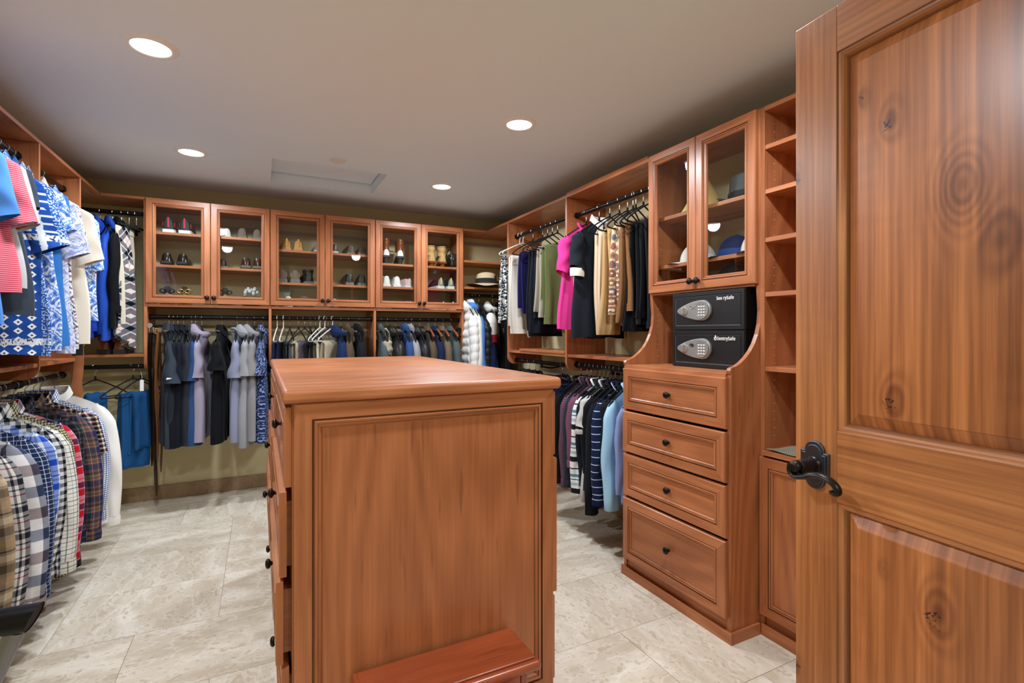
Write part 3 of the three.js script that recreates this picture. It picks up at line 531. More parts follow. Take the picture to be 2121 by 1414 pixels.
    const dots = (ox, w, h) => { const a = (X - ox) / w, b = Y / h + (Math.floor(a) % 2 ? 0.5 : 0), fa = a - Math.floor(a) - 0.5, fb = b - Math.floor(b) - 0.5, d = Math.abs(fa) * w * 1.0 + Math.abs(fb) * h; return d < 0.010 ? [40, 40, 70] : d < 0.032 ? [236, 238, 240] : null; };
    if (X > 0.5 && X < 0.86) { const q = dots(0.5, 0.09, 0.0833); if (q) c = q; }
    if (Math.abs(X - 0.46 + wob) < 0.035 || Math.abs(Y - 0.52 + wob) < 0.03) { c = [222, 226, 232]; if (nz(X * 90, Y * 34) > 0.22) c = [52, 70, 120]; }
    if (X < 0.4 && Y > 0.55) { const f = Y * 14 - Math.floor(Y * 14); if (f < 0.28 && nz(X * 30, Y * 9) > -0.35) c = [214, 222, 236]; }
    if (X < 0.14 && Math.abs(X - 0.06 + wob) < 0.014) c = [226, 230, 236];
    if (X > 0.88 && nz(X * 80, Y * 80, 4) > 0.06) c = [176, 196, 230];
    return [c[0] * g, c[1] * g, c[2] * g];
  }),
  paisley: patt(256, 0.16, (x, y) => { const g = weave(x, y), X = x / 0.16 * 3, Y = y / 0.16 * 3; let c = [206, 190, 152]; const fx = X - Math.floor(X) - 0.5, fy = Y - Math.floor(Y) - 0.5, k = (Math.floor(X) + 2 * Math.floor(Y)) % 3, r = Math.hypot(fx * 1.3, fy) + 0.06 * nz(X * 7, Y * 7); if (r < 0.44) c = [[96, 110, 134], [150, 84, 66], [170, 150, 118]][k]; if (r < 0.34) c = nz(X * 26, Y * 26) > 0 ? [72, 66, 82] : [188, 120, 92]; if (r < 0.16) c = [214, 200, 168]; if (nz(X * 12, Y * 12, 6) > 0.4) c = [146, 92, 70]; return [c[0] * g, c[1] * g, c[2] * g]; }),
  scarf: patt(256, 0.2, (x, y) => { const g = weave(x, y), a = nz(x * 75, y * 60) + 0.6 * nz(x * 200, y * 170, 3); const rose = Math.sin(Math.hypot((x / 0.2 * 3) % 1 - 0.5, (y / 0.2 * 3) % 1 - 0.5) * 34); const c = a + rose * 0.12 > 0.05 ? [226, 227, 226] : [44, 50, 54]; return [c[0] * g, c[1] * g, c[2] * g]; }),
};
C.fleeceWhite = cloth(0xe9e6e1, { sheen: 0.8 }); C.fleeceNavy = heather(0x24386a, 0.16); C.scarfDark = C.charcoal;

// ---- a shirt, jacket or sweater hanging by its shoulders; front towards +z
function garment(name, label, category, pos, ry, m, o = {}, group) {
  const t = thing(name, label, category, pos, ry, group);
  const wl = o.wall || 0, lim = 0.236, squash = (x) => { const e = x * wl - (lim - 0.014); return wl && e > 0 ? wl * (lim - 0.014 + 0.014 * (1 - Math.exp(-e / 0.04))) : x; };
  const q = { s: 0.225, L: 0.76, hem: 0.25, T: 0.026, drop: 0.105, sl: 0.24, sw: 0.078, cw: 0.072, out: 0.05, fold: 0.014, seed: 1, collar: 'shirt', neck: 0.072, curve: 0, ...o };
  const r = rng(q.seed * 977 + 13), ph = [r() * 6, r() * 6, r() * 6, r() * 6], top = -0.088, TAU = 2 * PI, tip = top - q.drop;
  const shY = (u) => top - q.drop * Math.pow(Math.abs(u), 1.3);
  const fold = (u, v, y) => q.fold * sm(0.12, 0.75, v) * (0.75 * Math.sin(u * 5.3 + ph[0] + v * 0.8) + 0.5 * Math.sin(u * 10.7 + ph[1] - v * 1.3) + 0.22 * Math.sin(u * 21 + ph[2] + v * 2));
  const body = grid(64, q.quilt ? 84 : 30, (a, vv) => {
    const v = Math.pow(vv, 1.25), th = a * TAU, cu = -Math.cos(th), si = Math.sin(th), u = Math.sign(cu) * Math.pow(Math.abs(cu), 0.82), front = si >= 0 ? 1 : -1;
    let y0 = shY(u); const nu = Math.abs(u) * q.s / q.neck;
    if (nu < 1) y0 -= (front > 0 ? 0.075 : 0.012) * (1 - nu * nu);
    const hemY = top - q.L - q.curve * (1 - u * u) + 0.006 * Math.sin(u * 6 + ph[3]);
    const hw = lerp(lerp(q.s, q.s * 0.99, sm(0, 0.2, v)), q.hem, sm(0.15, 1, v)), y = lerp(y0, hemY, v);
    const nT = nu < 1.25 ? 0.03 * (1 - sm(0.2, 1.25, nu)) * (1 - sm(0, 0.2, v)) : 0;
    let Th = 0.011 + nT + (q.T - 0.011) * sm(0.02, q.grow || 0.32, v); if (q.quilt) Th += 0.016 * Math.abs(Math.sin((y + 0.02) * PI / q.quilt)) * sm(0.02, 0.1, v);
    const x = u * hw + 0.004 * Math.sin(y * 14 + ph[0]), z = front * Th * Math.pow(Math.abs(si), 0.6) + fold(u, v, y);
    return [squash(x), y, z, front > 0 ? x + 0.3 : 1.1 - x, y + 2];
  }, true);
  mesh('body', body, m, t);
  if (q.sl > 0) for (const sd of [-1, 1]) {
    const pz = r() * 6, sway = (r() - 0.5) * 0.03, sg = grid(24, q.quilt ? 72 : 18, (a, vv) => {
      const v = Math.pow(vv, 1.2), th = a * TAU, ramp = Math.sqrt(clamp(v / 0.16)), long = q.sl > 0.4;
      let w = lerp(q.sw, q.cw, v); const d = w * 0.5 * (ramp * 0.9 + 0.1), dz = lerp(q.sz || q.T * 1.02, q.sd || (long ? 0.032 : 0.036), v) * (0.25 + 0.75 * ramp);
      const bulge = long ? (q.bulge ?? 0.03) * Math.sin(v * PI) : 0, len = q.sl, y = tip + 0.028 - v * len - 0.02 * Math.cos(th) * sd * (1 - v) * 0, cx = q.s + 0.004 - q.sw * 0.36 + v * q.out + bulge;
      let px = cx + Math.cos(th) * d * 1.25, pzz = Math.sin(th) * dz + sway * v * v + 0.006 * Math.sin(v * 9 + pz) * sm(0.1, 0.5, v) + 0.004 * Math.sin(th * 3 + v * 14 + pz) * v;
      let py = y + (1 - ramp) * 0.0 + 0.22 * (Math.cos(th) * d * 1.25) * (long ? 0.15 : 0) + (long ? 0 : (q.tilt ?? 0.45) * Math.cos(th) * d * 1.25 * v); if (q.quilt) { const k = 1 + 0.2 * (Math.pow(Math.abs(Math.sin(py * PI / q.quilt + 0.25 * Math.sin(th * 2 + pz))), 0.6) - 0.5); pzz *= k; px += (px - cx) * (k - 1) * 0.6; }
      py -= Math.max(0, Math.cos(th)) * (1 - ramp) * 0.02;
      return [squash(sd * px), py, pzz, a * 0.22 + 0.1, py + 2];
    }, true);
    mesh('sleeve', sg, q.sleeveM || m, t);
    if (q.cuff) {
      const yb = tip + 0.028 - q.sl, cx = q.s + 0.004 - q.sw * 0.36 + q.out, d = q.cw * 0.5 * 1.25;
      mesh('cuff', grid(24, 3, (a, v) => { const th = a * TAU, k = 1.05 + 0.06 * Math.sin(v * PI); return [squash(sd * (cx + Math.cos(th) * d * k)), yb + 0.004 - v * q.cuff + 0.22 * Math.cos(th) * d * 0.13, Math.sin(th) * 0.031 * k + sway + 0.006 * Math.sin(9 + pz), a * 0.2, v * q.cuff + 0.3]; }, true), q.cuffM || m, t);
    }
  }
  const cm = q.collarM || m;
  if (q.collar === 'shirt') {
    const a0 = 0.16, g = grid(28, 6, (u, v) => {
      const th = lerp(a0, TAU - a0, u), fx = Math.sin(th), fz = Math.cos(th), k = [1, 0.94, 0.93, 1.0, 1.1, 1.2, 1.28][Math.round(v * 6)], dy = [-0.012, 0.006, 0.017, 0.02, 0.008, -0.010, -0.022][Math.round(v * 6)];
      const fr = sm(-0.2, 1, fz), pt = Math.round(v * 6) >= 4 ? sm(0.75, 1, fz) * 0.022 * (Math.round(v * 6) - 3) / 3 : 0;
      return [fx * q.neck * 0.88 * k, top + 0.014 + dy - fr * 0.05 - pt, fz * 0.034 * k + (fz > 0.5 ? 0.004 : 0), u * 0.4, v * 0.08];
    });
    mesh('collar', g, cm, t);
    mesh('placket', grid(2, 8, (u, v) => { const y = lerp(top - 0.07, top - (q.tee ? 0.22 : q.L * 0.99), v), x = (u - 0.5) * 0.03; const uu = x / q.s; return [x, y, q.T * 1.0 * sm(0.02, 0.3, (top - y) / q.L) + 0.013 + fold(uu, Math.pow((top - y - 0.07) / (q.L - 0.07), 1), y), u * 0.03, y + 2]; }), m, t);
  } else if (q.collar === 'crew') {
    mesh('collar', grid(30, 8, (u, v) => { const th = u * TAU, fr = sm(-0.4, 1, Math.cos(th)), a = v * TAU, rr = 0.009; return [Math.sin(th) * (q.neck * 0.93 + rr * Math.cos(a)), top + 0.004 - fr * 0.062 + rr * 1.2 * Math.sin(a), Math.cos(th) * (0.036 + rr * Math.cos(a)), u, v * 0.05]; }, true), cm, t);
  } else if (q.collar === 'hood') {
    mesh('hood', grid(30, 12, (u, v) => { const th = u * TAU, back = sm(0.6, -1, Math.cos(th)), a = v * TAU, rr = lerp(0.014, 0.036, back), n = 1 + 0.15 * nz(u * 6, v * 3, q.seed); return [Math.sin(th) * (q.neck * 1.08 + rr * Math.cos(a) * n), top + 0.016 - (1 - back) * 0.055 - back * 0.03 + rr * 1.5 * Math.sin(a) * n, Math.cos(th) * (0.042 + rr * Math.cos(a) * 0.9) - back * 0.012, u * 0.4, v * 0.2]; }, true), cm, t);
  } else if (q.collar === 'stand') {
    mesh('collar', grid(26, 6, (u, v) => { const th = lerp(0.25, TAU - 0.25, u), fr = sm(-0.3, 1, Math.cos(th)); return [Math.sin(th) * q.neck * (0.92 + 0.12 * Math.sin(v * PI)), top - 0.01 + v * 0.06 - fr * 0.055, Math.cos(th) * 0.04 * (1 + 0.15 * Math.sin(v * PI)), u * 0.4, v * 0.06]; }), cm, t);
  }
  return t;
}
// ---- trousers or a cloth folded over the bar of a hanger: a flat tube bent over the bar
function drape(name, label, category, pos, ry, m, o = {}, group) {
  const t = thing(name, label, category, pos, ry, group), q = { w: 0.11, w2: 0.13, Lf: 0.5, Lb: 0.46, yb: -0.207, gap: 0.016, th: 0.012, seed: 1, x: 0, fold: 0.014, ...o };
  const r = rng(q.seed * 331 + 5), p = [r() * 6, r() * 6, r() * 6], TAU = 2 * PI, tot = q.Lf + q.Lb + PI * q.gap;
  const path = (s) => { if (s < q.Lb) return [-(q.gap + 0.012 * (1 - s / q.Lb)), q.yb - (q.Lb - s), -1, 0]; s -= q.Lb; if (s < PI * q.gap) { const a = PI - s / q.gap; return [Math.cos(a) * q.gap, q.yb + Math.sin(a) * q.gap, Math.cos(a), Math.sin(a)]; } s -= PI * q.gap; return [q.gap + 0.012 * s / q.Lf, q.yb - s, 1, 0]; };
  mesh('cloth', grid(32, 48, (a, v) => {
    const s = v * tot, [z, y, nz_, ny] = path(s), th = a * TAU, depth = clamp((q.yb - y) / 0.5, 0, 1.2), hw = lerp(q.w, q.w2, depth), c = Math.cos(th), si = Math.sin(th), u = Math.sign(c) * Math.pow(Math.abs(c), 0.8);
    const rip = q.fold * depth * (Math.sin(u * 4.5 + p[0] + (nz_ > 0 ? 0 : 2)) + 0.5 * Math.sin(u * 9.5 + p[1] + y * 5) + 0.3 * Math.sin(u * 19 + p[2]) - 0.7 * Math.exp(-((u - 0.25 * Math.sin(p[2])) ** 2) * 90));
    const hh = q.th * (1 + 0.25 * Math.sin(u * 7 + p[1])) * Math.pow(Math.abs(si), 0.6) * Math.sign(si), end = Math.min(v, 1 - v) < 0.004 ? 0.6 : 1;
    return [q.x + u * hw + 0.01 * Math.sin(y * 9 + p[0]) * depth, y + ny * hh, z + nz_ * hh * end + rip, u * hw + si * 0.02 + 0.4, s];
  }, true), m, t);
  for (const f of q.bands || []) {   // waistband or cuff across one end
    const L = f[0] > 0 ? q.Lf : q.Lb, sg = f[0];
    mesh(f[1], grid(32, 3, (a, v) => {
      const th = a * TAU, c = Math.cos(th), si = Math.sin(th), u = Math.sign(c) * Math.pow(Math.abs(c), 0.8), y = q.yb - L + 0.038 - v * 0.042, depth = clamp((q.yb - y) / 0.5, 0, 1.2), hw = lerp(q.w, q.w2, depth) + 0.003;
      const rip = q.fold * depth * (Math.sin(u * 4.5 + p[0] + (sg > 0 ? 0 : 2)) + 0.5 * Math.sin(u * 9.5 + p[1] + y * 5) + 0.25 * Math.sin(u * 19 + p[2])), hh = (q.th + 0.003) * (1 + 0.25 * Math.sin(u * 7 + p[1])) * Math.pow(Math.abs(si), 0.6) * Math.sign(si);
      return [q.x + u * hw + 0.01 * Math.sin(y * 9 + p[0]) * depth, y, sg * (q.gap + 0.012 * clamp((q.yb - y) / L)) + sg * hh + rip, u * hw + 0.4, v * 0.04];
    }, true), f[2] || m, t);
  }
  return t;
}
// ---- something clipped by its top edge: skirt, shorts, scarf, trousers
function clipped(name, label, category, pos, ry, m, o = {}, group) {
  const t = thing(name, label, category, pos, ry, group), q = { w: 0.14, w2: 0.17, L: 0.6, y: -0.12, T: 0.02, seed: 1, x: 0, fold: 0.014, legs: 0, ...o };
  const r = rng(q.seed * 571 + 3), p = [r() * 6, r() * 6, r() * 6], TAU = 2 * PI;
  mesh('cloth', grid(44, 26, (a, v) => {
    const th = a * TAU, c = Math.cos(th), si = Math.sin(th), u = Math.sign(c) * Math.pow(Math.abs(c), 0.8), hw = lerp(q.w, q.w2, sm(0, 0.9, v)), y = q.y - v * q.L + (q.slant || 0) * u * v;
    const rip = q.fold * sm(0, 0.6, v) * (Math.sin(u * 6 + p[0]) + 0.5 * Math.sin(u * 12.5 + p[1] + v * 2) + 0.25 * Math.sin(u * 23 + p[2])), split = q.legs ? 1 - 0.9 * sm(0.35, 0.45, v) * Math.exp(-u * u * 60) : 1;
    return [q.x + u * hw, y, (0.006 + q.T * sm(0, 0.3, v)) * Math.pow(Math.abs(si), 0.6) * Math.sign(si) * split + rip, u * hw + (si < 0 ? 0.7 : 0.2), y + 2];
  }, true), m, t);
  if (q.band) mesh('waistband', grid(40, 3, (a, v) => { const th = a * TAU, c = Math.cos(th), si = Math.sin(th), u = Math.sign(c) * Math.pow(Math.abs(c), 0.8); return [q.x + u * (q.w + 0.003), q.y + 0.003 - v * 0.04, (0.0105 + q.T * 0.1 * v) * Math.pow(Math.abs(si), 0.6) * Math.sign(si), u * q.w + 0.2, v * 0.04]; }, true), q.bandM || m, t);
  return t;
}

// ================================================================ CLOTHES ON THE RODS
const HB = PI / 2;
// ---- low on the left wall: long-sleeved shirts, nearest first
const LONG = { wall: -1,  sl: 0.62, sw: 0.094, cw: 0.066, out: 0.035, cuff: 0.058, L: 0.74, fold: 0.018, T: 0.03, curve: 0.03 };
for (const [z, ry, m, label, short, o, hk] of [
  [-2.30, 0.10, C.brownFlannel, 'brown and tan plaid flannel shirt at the near end of the lower left rod', 'under the brown plaid flannel shirt', { seed: 3 }, 'wire'],
  [-2.43, 0.06, C.tartan, 'white shirt with black and red tartan lines next to the brown flannel', 'under the black, white and red tartan shirt', { seed: 4, L: 0.7 }, 'wire'],
  [-2.555, 0.12, C.bigGingham, 'shirt with large white, brown and blue gingham squares, its hem lowest of all', 'under the large brown and blue gingham shirt', { seed: 5, L: 0.8, out: 0.06 }, 'wire'],
  [-2.68, 0.09, C.navyGrid, 'navy shirt with a fine white grid on the lower left rod', 'under the navy shirt with a white grid', { seed: 6 }, 'wire'],
  [-2.79, 0.06, C.bluePlaid, 'white shirt with bright blue plaid bands behind the navy grid shirt', 'under the bright blue plaid shirt', { seed: 7, sl: 0.5, out: 0.01, sw: 0.085 }, 'wire'],
  [-2.89, 0.10, C.blackGingham, 'black and white small gingham shirt before the off-white grid shirt', 'under the black and white gingham shirt', { seed: 8, out: 0.0 }, 'wire'],
  [-2.945, 0.07, C.whiteGrid, 'off-white shirt with thin grey and black grid lines low on the left', 'under the off-white grid shirt', { seed: 9, out: 0.055 }, 'wire'],
  [-3.02, 0.05, C.oliveCheck, 'olive and black tiny check shirt behind the off-white grid shirt', 'under the olive tiny check shirt', { seed: 10, L: 0.78, sl: 0.66, out: 0.01 }, 'wire'],
  [-3.07, 0.08, C.redPlaid, 'red, navy and white plaid shirt low on the left', 'under the red and navy plaid shirt', { seed: 11, sw: 0.085 }, 'wire'],
  [-3.205, 0.02, C.navyTartan, 'dark navy and grey tartan shirt, its hem just showing low behind the red plaid', 'under the dark navy tartan shirt', { seed: 12, L: 0.82, sl: 0.5, out: -0.03 }, 'wire'],
  [-3.33, 0.07, C.brownNavy, 'brown and navy plaid shirt with tan lines low on the left', 'under the brown and navy plaid shirt', { seed: 13, out: 0.06 }, 'wire'],
  [-3.44, 0.05, C.redBlack, 'black, red and cream small check shirt behind the brown and navy plaid', 'under the black and red small check shirt', { seed: 14, sl: 0.26, cuff: 0, out: 0.05, cw: 0.1 }, 'wire'],
  [-3.53, 0.08, C.blueCheck, 'pale shirt with tiny blue checks before the plain white shirt', 'under the tiny blue check shirt', { seed: 15, out: 0.04, sl: 0.58 }, 'wire'],
  [-3.74, 0.04, C.white, 'plain white long-sleeved shirt, last on the lower left rod', 'under the plain white long-sleeved shirt', { seed: 16, sl: 0.68, sw: 0.10, cw: 0.075, out: 0.055, L: 0.78 }, 'wire'],
]) {
  const p = [-1.05, 1.015, z];
  garment('shirt', label, 'shirt', p, ry, m, { ...LONG, ...o }, 'shirts on the lower left rod'); hanger(hk, p, ry, short);
}
// ---- high on the left wall: short sleeves
const SHORT = { wall: -1, s: 0.215, hem: 0.25, sl: 0.27, sw: 0.092, cw: 0.10, out: 0.045, L: 0.8, fold: 0.016, T: 0.032, tee: 1, drop: 0.13 };
for (const [z, ry, m, label, short, o, hk] of [
  [-2.35, 0.06, C.sky, 'bright blue polo shirt at the near end of the upper left rod', 'under the bright blue polo', { seed: 21, L: 0.74 }, 'wire'],
  [-2.475, 0.07, C.redStripe, 'red and pink fine-striped polo shirt on the upper left rod', 'under the red striped polo', { seed: 22, L: 0.62, out: 0.05 }, 'wire'],
  [-2.53, 0.05, C.lightGrey, 'light grey short-sleeved shirt between the red striped and navy polos', 'under the light grey shirt', { seed: 23, L: 0.6 }, 'wire'],
  [-2.60, 0.04, C.slate, 'dark slate blue polo shirt touching the blue batik shirt', 'under the dark slate blue polo', { seed: 24, sl: 0.2, out: 0.03, L: 0.7 }, 'wire'],
  [-2.79, 0.10, C.batik, 'indigo batik shirt with white diamonds and ticked bands on the upper left', 'under the indigo batik shirt', { seed: 25, L: 0.86, sl: 0.31, out: 0.06, sw: 0.1, cw: 0.11 }, 'wire'],
  [-2.93, 0.05, C.floral2, 'blue and white flowered short-sleeved shirt behind the batik shirt', 'under the blue and white flowered shirt', { seed: 26, L: 0.84, sl: 0.22, out: 0.05 }, 'wire'],
  [-3.10, 0.07, C.floral, 'pale lavender short-sleeved shirt with a leafy print on the upper left', 'under the lavender leafy shirt', { seed: 27, L: 0.86, sl: 0.30, out: 0.06 }, 'wire'],
  [-3.02, 0.05, C.solidBlue, 'plain mid-blue shirt with a side vent below the batik shirt', 'under the plain mid-blue shirt', { seed: 28, L: 0.83, sl: 0.2, out: 0.02 }, 'wire'],
  [-3.17, 0.03, C.floralDark, 'grey and black flowered shirt showing its dark hem beside the cream shirt', 'under the grey and black flowered shirt', { seed: 29, L: 0.85, sl: 0.26, out: 0.04 }, 'wire'],
  [-3.36, 0.03, C.cream, 'large plain cream short-sleeved shirt on the upper left rod', 'under the large cream shirt', { seed: 30, L: 0.83, sl: 0.30, out: 0.05, s: 0.225, fold: 0.012 }, 'wire'],
  [-3.52, 0.04, C.floral2, 'white shirt with blue flowers peeping out behind the cream shirt', 'behind the large cream shirt', { seed: 31, L: 0.7, sl: 0.34, out: 0.02 }, 'wire'],
]) {
  const p = [-1.05, 2.12, z];
  garment('shirt', label, 'shirt', p, ry, m, { ...SHORT, ...o }, 'shirts on the upper left rod'); hanger(hk, p, ry, short);
}
// ---- back left corner
for (const [x, m, label, short, o] of [
  [-0.985, C.royal, 'royal blue track jacket with white piping, the left of two in the corner', 'under the left royal blue track jacket', { seed: 41, sl: 0.62, L: 0.78, white: 1 }],
  [-0.915, C.royal2, 'royal blue track jacket, the right of two beside the black one', 'under the right royal blue track jacket', { seed: 42, sl: 0.64, L: 0.8 }],
  [-0.865, C.black, 'black jacket between the blue track jackets and the cream pants', 'under the black corner jacket', { seed: 43, sl: 0.5, L: 0.72 }],
]) {
  const p = [x, 2.105, -4.36], t = garment('track_jacket', label, 'jacket', p, HB, m, { wall: 1, s: 0.205, sw: 0.09, cw: 0.06, out: 0.02, collar: 'stand', fold: 0.012, T: 0.03, cuff: 0.05, ...o }, 'jackets in the back left corner');
  hanger('black', p, HB, short);
  if (o.white) mesh('piping', tube([[-0.19, -0.17, 0.032], [-0.235, -0.3, 0.03], [-0.25, -0.5, 0.034], [-0.262, -0.72, 0.033]], 0.004, 30, 6), C.white, t);
}
{
  const p = [-0.822, 2.105, -4.36], q = [-0.78, 2.105, -4.36];
  clipped('trousers', 'cream trousers clipped high in the back left corner', 'trousers', p, 1.35, C.creamPants, { w: 0.12, w2: 0.1, L: 0.66, seed: 44, legs: 1, band: 1, x: -0.06 }); hanger('clip', p, 1.35, 'holding the cream trousers');
  clipped('argyle_skirt', 'black, grey and white argyle plaid cloth hanging at the cabinet side', 'clothing', q, 1.15, C.argyle, { w: 0.05, w2: 0.07, L: 0.79, seed: 45, x: -0.12, slant: -0.05 }); hanger('clip', q, 1.15, 'holding the argyle plaid cloth');
}
for (const [x, dx, l, s, o] of [
  [-0.80, 0, 'blue jeans folded over a black hanger, the left pair low in the corner', 'holding the left blue jeans', { seed: 46, w: 0.08, w2: 0.10, Lf: 0.5, Lb: 0.44 }],
  [-0.755, 0, 'blue jeans folded over a black hanger, the shorter right pair low in the corner', 'holding the right blue jeans', { seed: 47, w: 0.075, w2: 0.09, Lf: 0.37, Lb: 0.4 }],
  [-1.01, 0, 'faded blue jeans behind the tan belt, mostly hidden by the white shirt', 'holding the faded jeans behind the belt', { seed: 48, Lf: 0.3, Lb: 0.3, w: 0.06, w2: 0.07 }]]) {
  const p = [x, 1.028, -4.36], ry = x > -0.78 ? 0.95 : 0.62;
  drape('jeans', l, 'jeans', p, ry, C.denim, { ...o, bands: [[-1, 'waistband']], fold: 0.014, th: 0.02 }); hanger('black', p, ry, s);
}
// ---- bay one on the back wall
const POLO = { wall: 1, s: 0.215, sl: 0.29, sw: 0.088, cw: 0.088, out: 0.015, tilt: 0.12, L: 0.82, fold: 0.012, T: 0.045, grow: 0.6, sz: 0.02, sd: 0.05, tee: 1, hem: 0.24 };
for (const [x, ry, m, label, short, o] of [
  [-0.589, 1.72, C.slate, 'dark grey polo shirt, first beside the belts under the left glass cabinet', 'under the first dark polo by the belts', { seed: 51, sl: 0.3, out: 0.07 }],
  [-0.562, 1.62, C.charcoal, 'dark teal grey polo shirt with a small white mark on its sleeve', 'under the polo with the white sleeve mark', { seed: 52, sl: 0.27, mark: 1 }],
  [-0.535, 1.57, C.black2, 'black polo shirt, third in the dark cluster beside the belts', 'under the third dark polo', { seed: 53 }],
  [-0.500, 1.55, C.ink, 'blue-black polo shirt in front of the black polos, its sleeve the longest', 'under the blue-black polo', { seed: 54, sl: 0.29 }],
  [-0.450, 1.55, C.charcoal, 'charcoal polo shirt just left of the mid-blue tee', 'under the charcoal polo', { seed: 55 }],
  [-0.424, 1.6, C.steel, 'mid-blue tee shirt between the charcoal polo and the lilac hoodie', 'under the mid-blue tee', { seed: 56, collar: 'crew' }],
  [-0.385, 1.5, C.lav, 'lilac grey short-sleeved hooded shirt, last of the left cluster', 'under the lilac hooded shirt', { seed: 57, collar: 'hood', sl: 0.27, sleeveM: C.lav, L: 0.8 }],
  [-0.255, 1.42, C.black, 'black polo shirt with open collar standing apart in the middle of the bay', 'under the lone black polo', { seed: 58, out: 0.03, sl: 0.22 }],
  [-0.155, 1.55, C.greyLav, 'bluish grey tee shirt right of the lone black polo', 'under the bluish grey tee', { seed: 59, collar: 'crew', sl: 0.28 }],
  [-0.085, 1.5, C.grey, 'light grey polo shirt with rolled collar, left of two grey ones', 'under the left light grey polo', { seed: 60, collar: 'hood', sl: 0.27, L: 0.86 }],
  [-0.038, 1.5, C.grey2, 'warm grey polo shirt with rolled collar, right of two grey ones', 'under the right warm grey polo', { seed: 61, collar: 'hood', sl: 0.27 }],
  [0.022, 1.5, C.navyFloral, 'navy shirt with pale flowers against the bay divider', 'under the navy flowered shirt', { seed: 62, sl: 0.27, L: 0.84, out: 0.02 }],
]) {
  const p = [x, 1.38, -4.36], t = garment('shirt', label, 'shirt', p, ry, m, { ...POLO, ...o }, 'shirts under the left glass cabinet'); hanger('black', p, ry, short);
  if (o.mark) mesh('mark', new THREE.ExtrudeGeometry(new THREE.Shape([[-0.016, 0], [-0.012, 0.014], [0.018, 0.010], [0.006, 0.004], [-0.006, 0.002]].map((a) => new THREE.Vector2(...a))), { depth: 0.001, bevelEnabled: false }).rotateY(-PI / 2).translate(-0.318, -0.43, 0), C.white, t);
}
// ---- bay two
const TRW = { w: 0.1, w2: 0.12, Lf: 0.5, Lb: 0.46, th: 0.014 };
for (const [x, ry, hk, m, label, short, o] of [
  [0.121, 1.42, 'white', C.navy, 'dark navy trousers on the white hanger nearest the bay divider', 'nearest the bay divider', {}],
  [0.166, 1.40, 'white', C.black, 'black trousers on the second white hanger under the middle cabinet', 'second from the bay divider', {}],
  [0.212, 1.35, 'black', C.greyGreen, 'dark greenish trousers right of the two white hangers', 'holding the dark greenish trousers', {}],
  [0.275, 1.15, 'black', C.khaki, 'khaki trousers in the middle bay, left of the plum grey ones', 'holding the left khaki trousers', {}],
  [0.322, 0.85, 'black', C.purpleGrey || (C.purpleGrey = cloth(0x57505c)), 'plum grey trousers in the middle bay beside khaki ones', 'holding the plum grey trousers', {}],
  [0.365, 1.35, 'black', C.black2, 'plain black trousers right of the plum grey ones', 'holding the plain black trousers', {}],
  [0.405, 1.2, 'black', C.suedeBrown, 'dark brown trousers in the middle bay before the pale ones', 'holding the dark brown trousers', {}],
  [0.437, 1.05, 'white', C.creamPants, 'pale cream trousers on a slanting white hanger', 'slanting with the pale cream trousers', {}],
  [0.475, 1.0, 'white', C.black, 'black trousers on a slanting white hanger between pale ones', 'slanting with black trousers between pale ones', {}],
  [0.535, 0.9, 'white', C.khaki, 'wide khaki trousers on the rightmost slanting white hanger', 'slanting with the wide khaki trousers', { w: 0.14, w2: 0.15 }],
]) {
  const p = [x, 1.38, -4.36];
  drape('trousers', label, 'trousers', p, ry, m, { ...TRW, ...o, seed: Math.round(x * 1000), bands: [[1, 'cuff']] }, 'trousers under the middle glass cabinet'); hanger(hk, p, ry, short);
}
hanger('black', [0.50, 1.38, -4.36], 0.75, 'left bare behind the slanting white ones');
const COAT = { wall: 1,  s: 0.215, sl: 0.6, sw: 0.1, cw: 0.075, out: 0.03, L: 0.76, fold: 0.014, T: 0.04, collar: 'hood', drop: 0.115 };
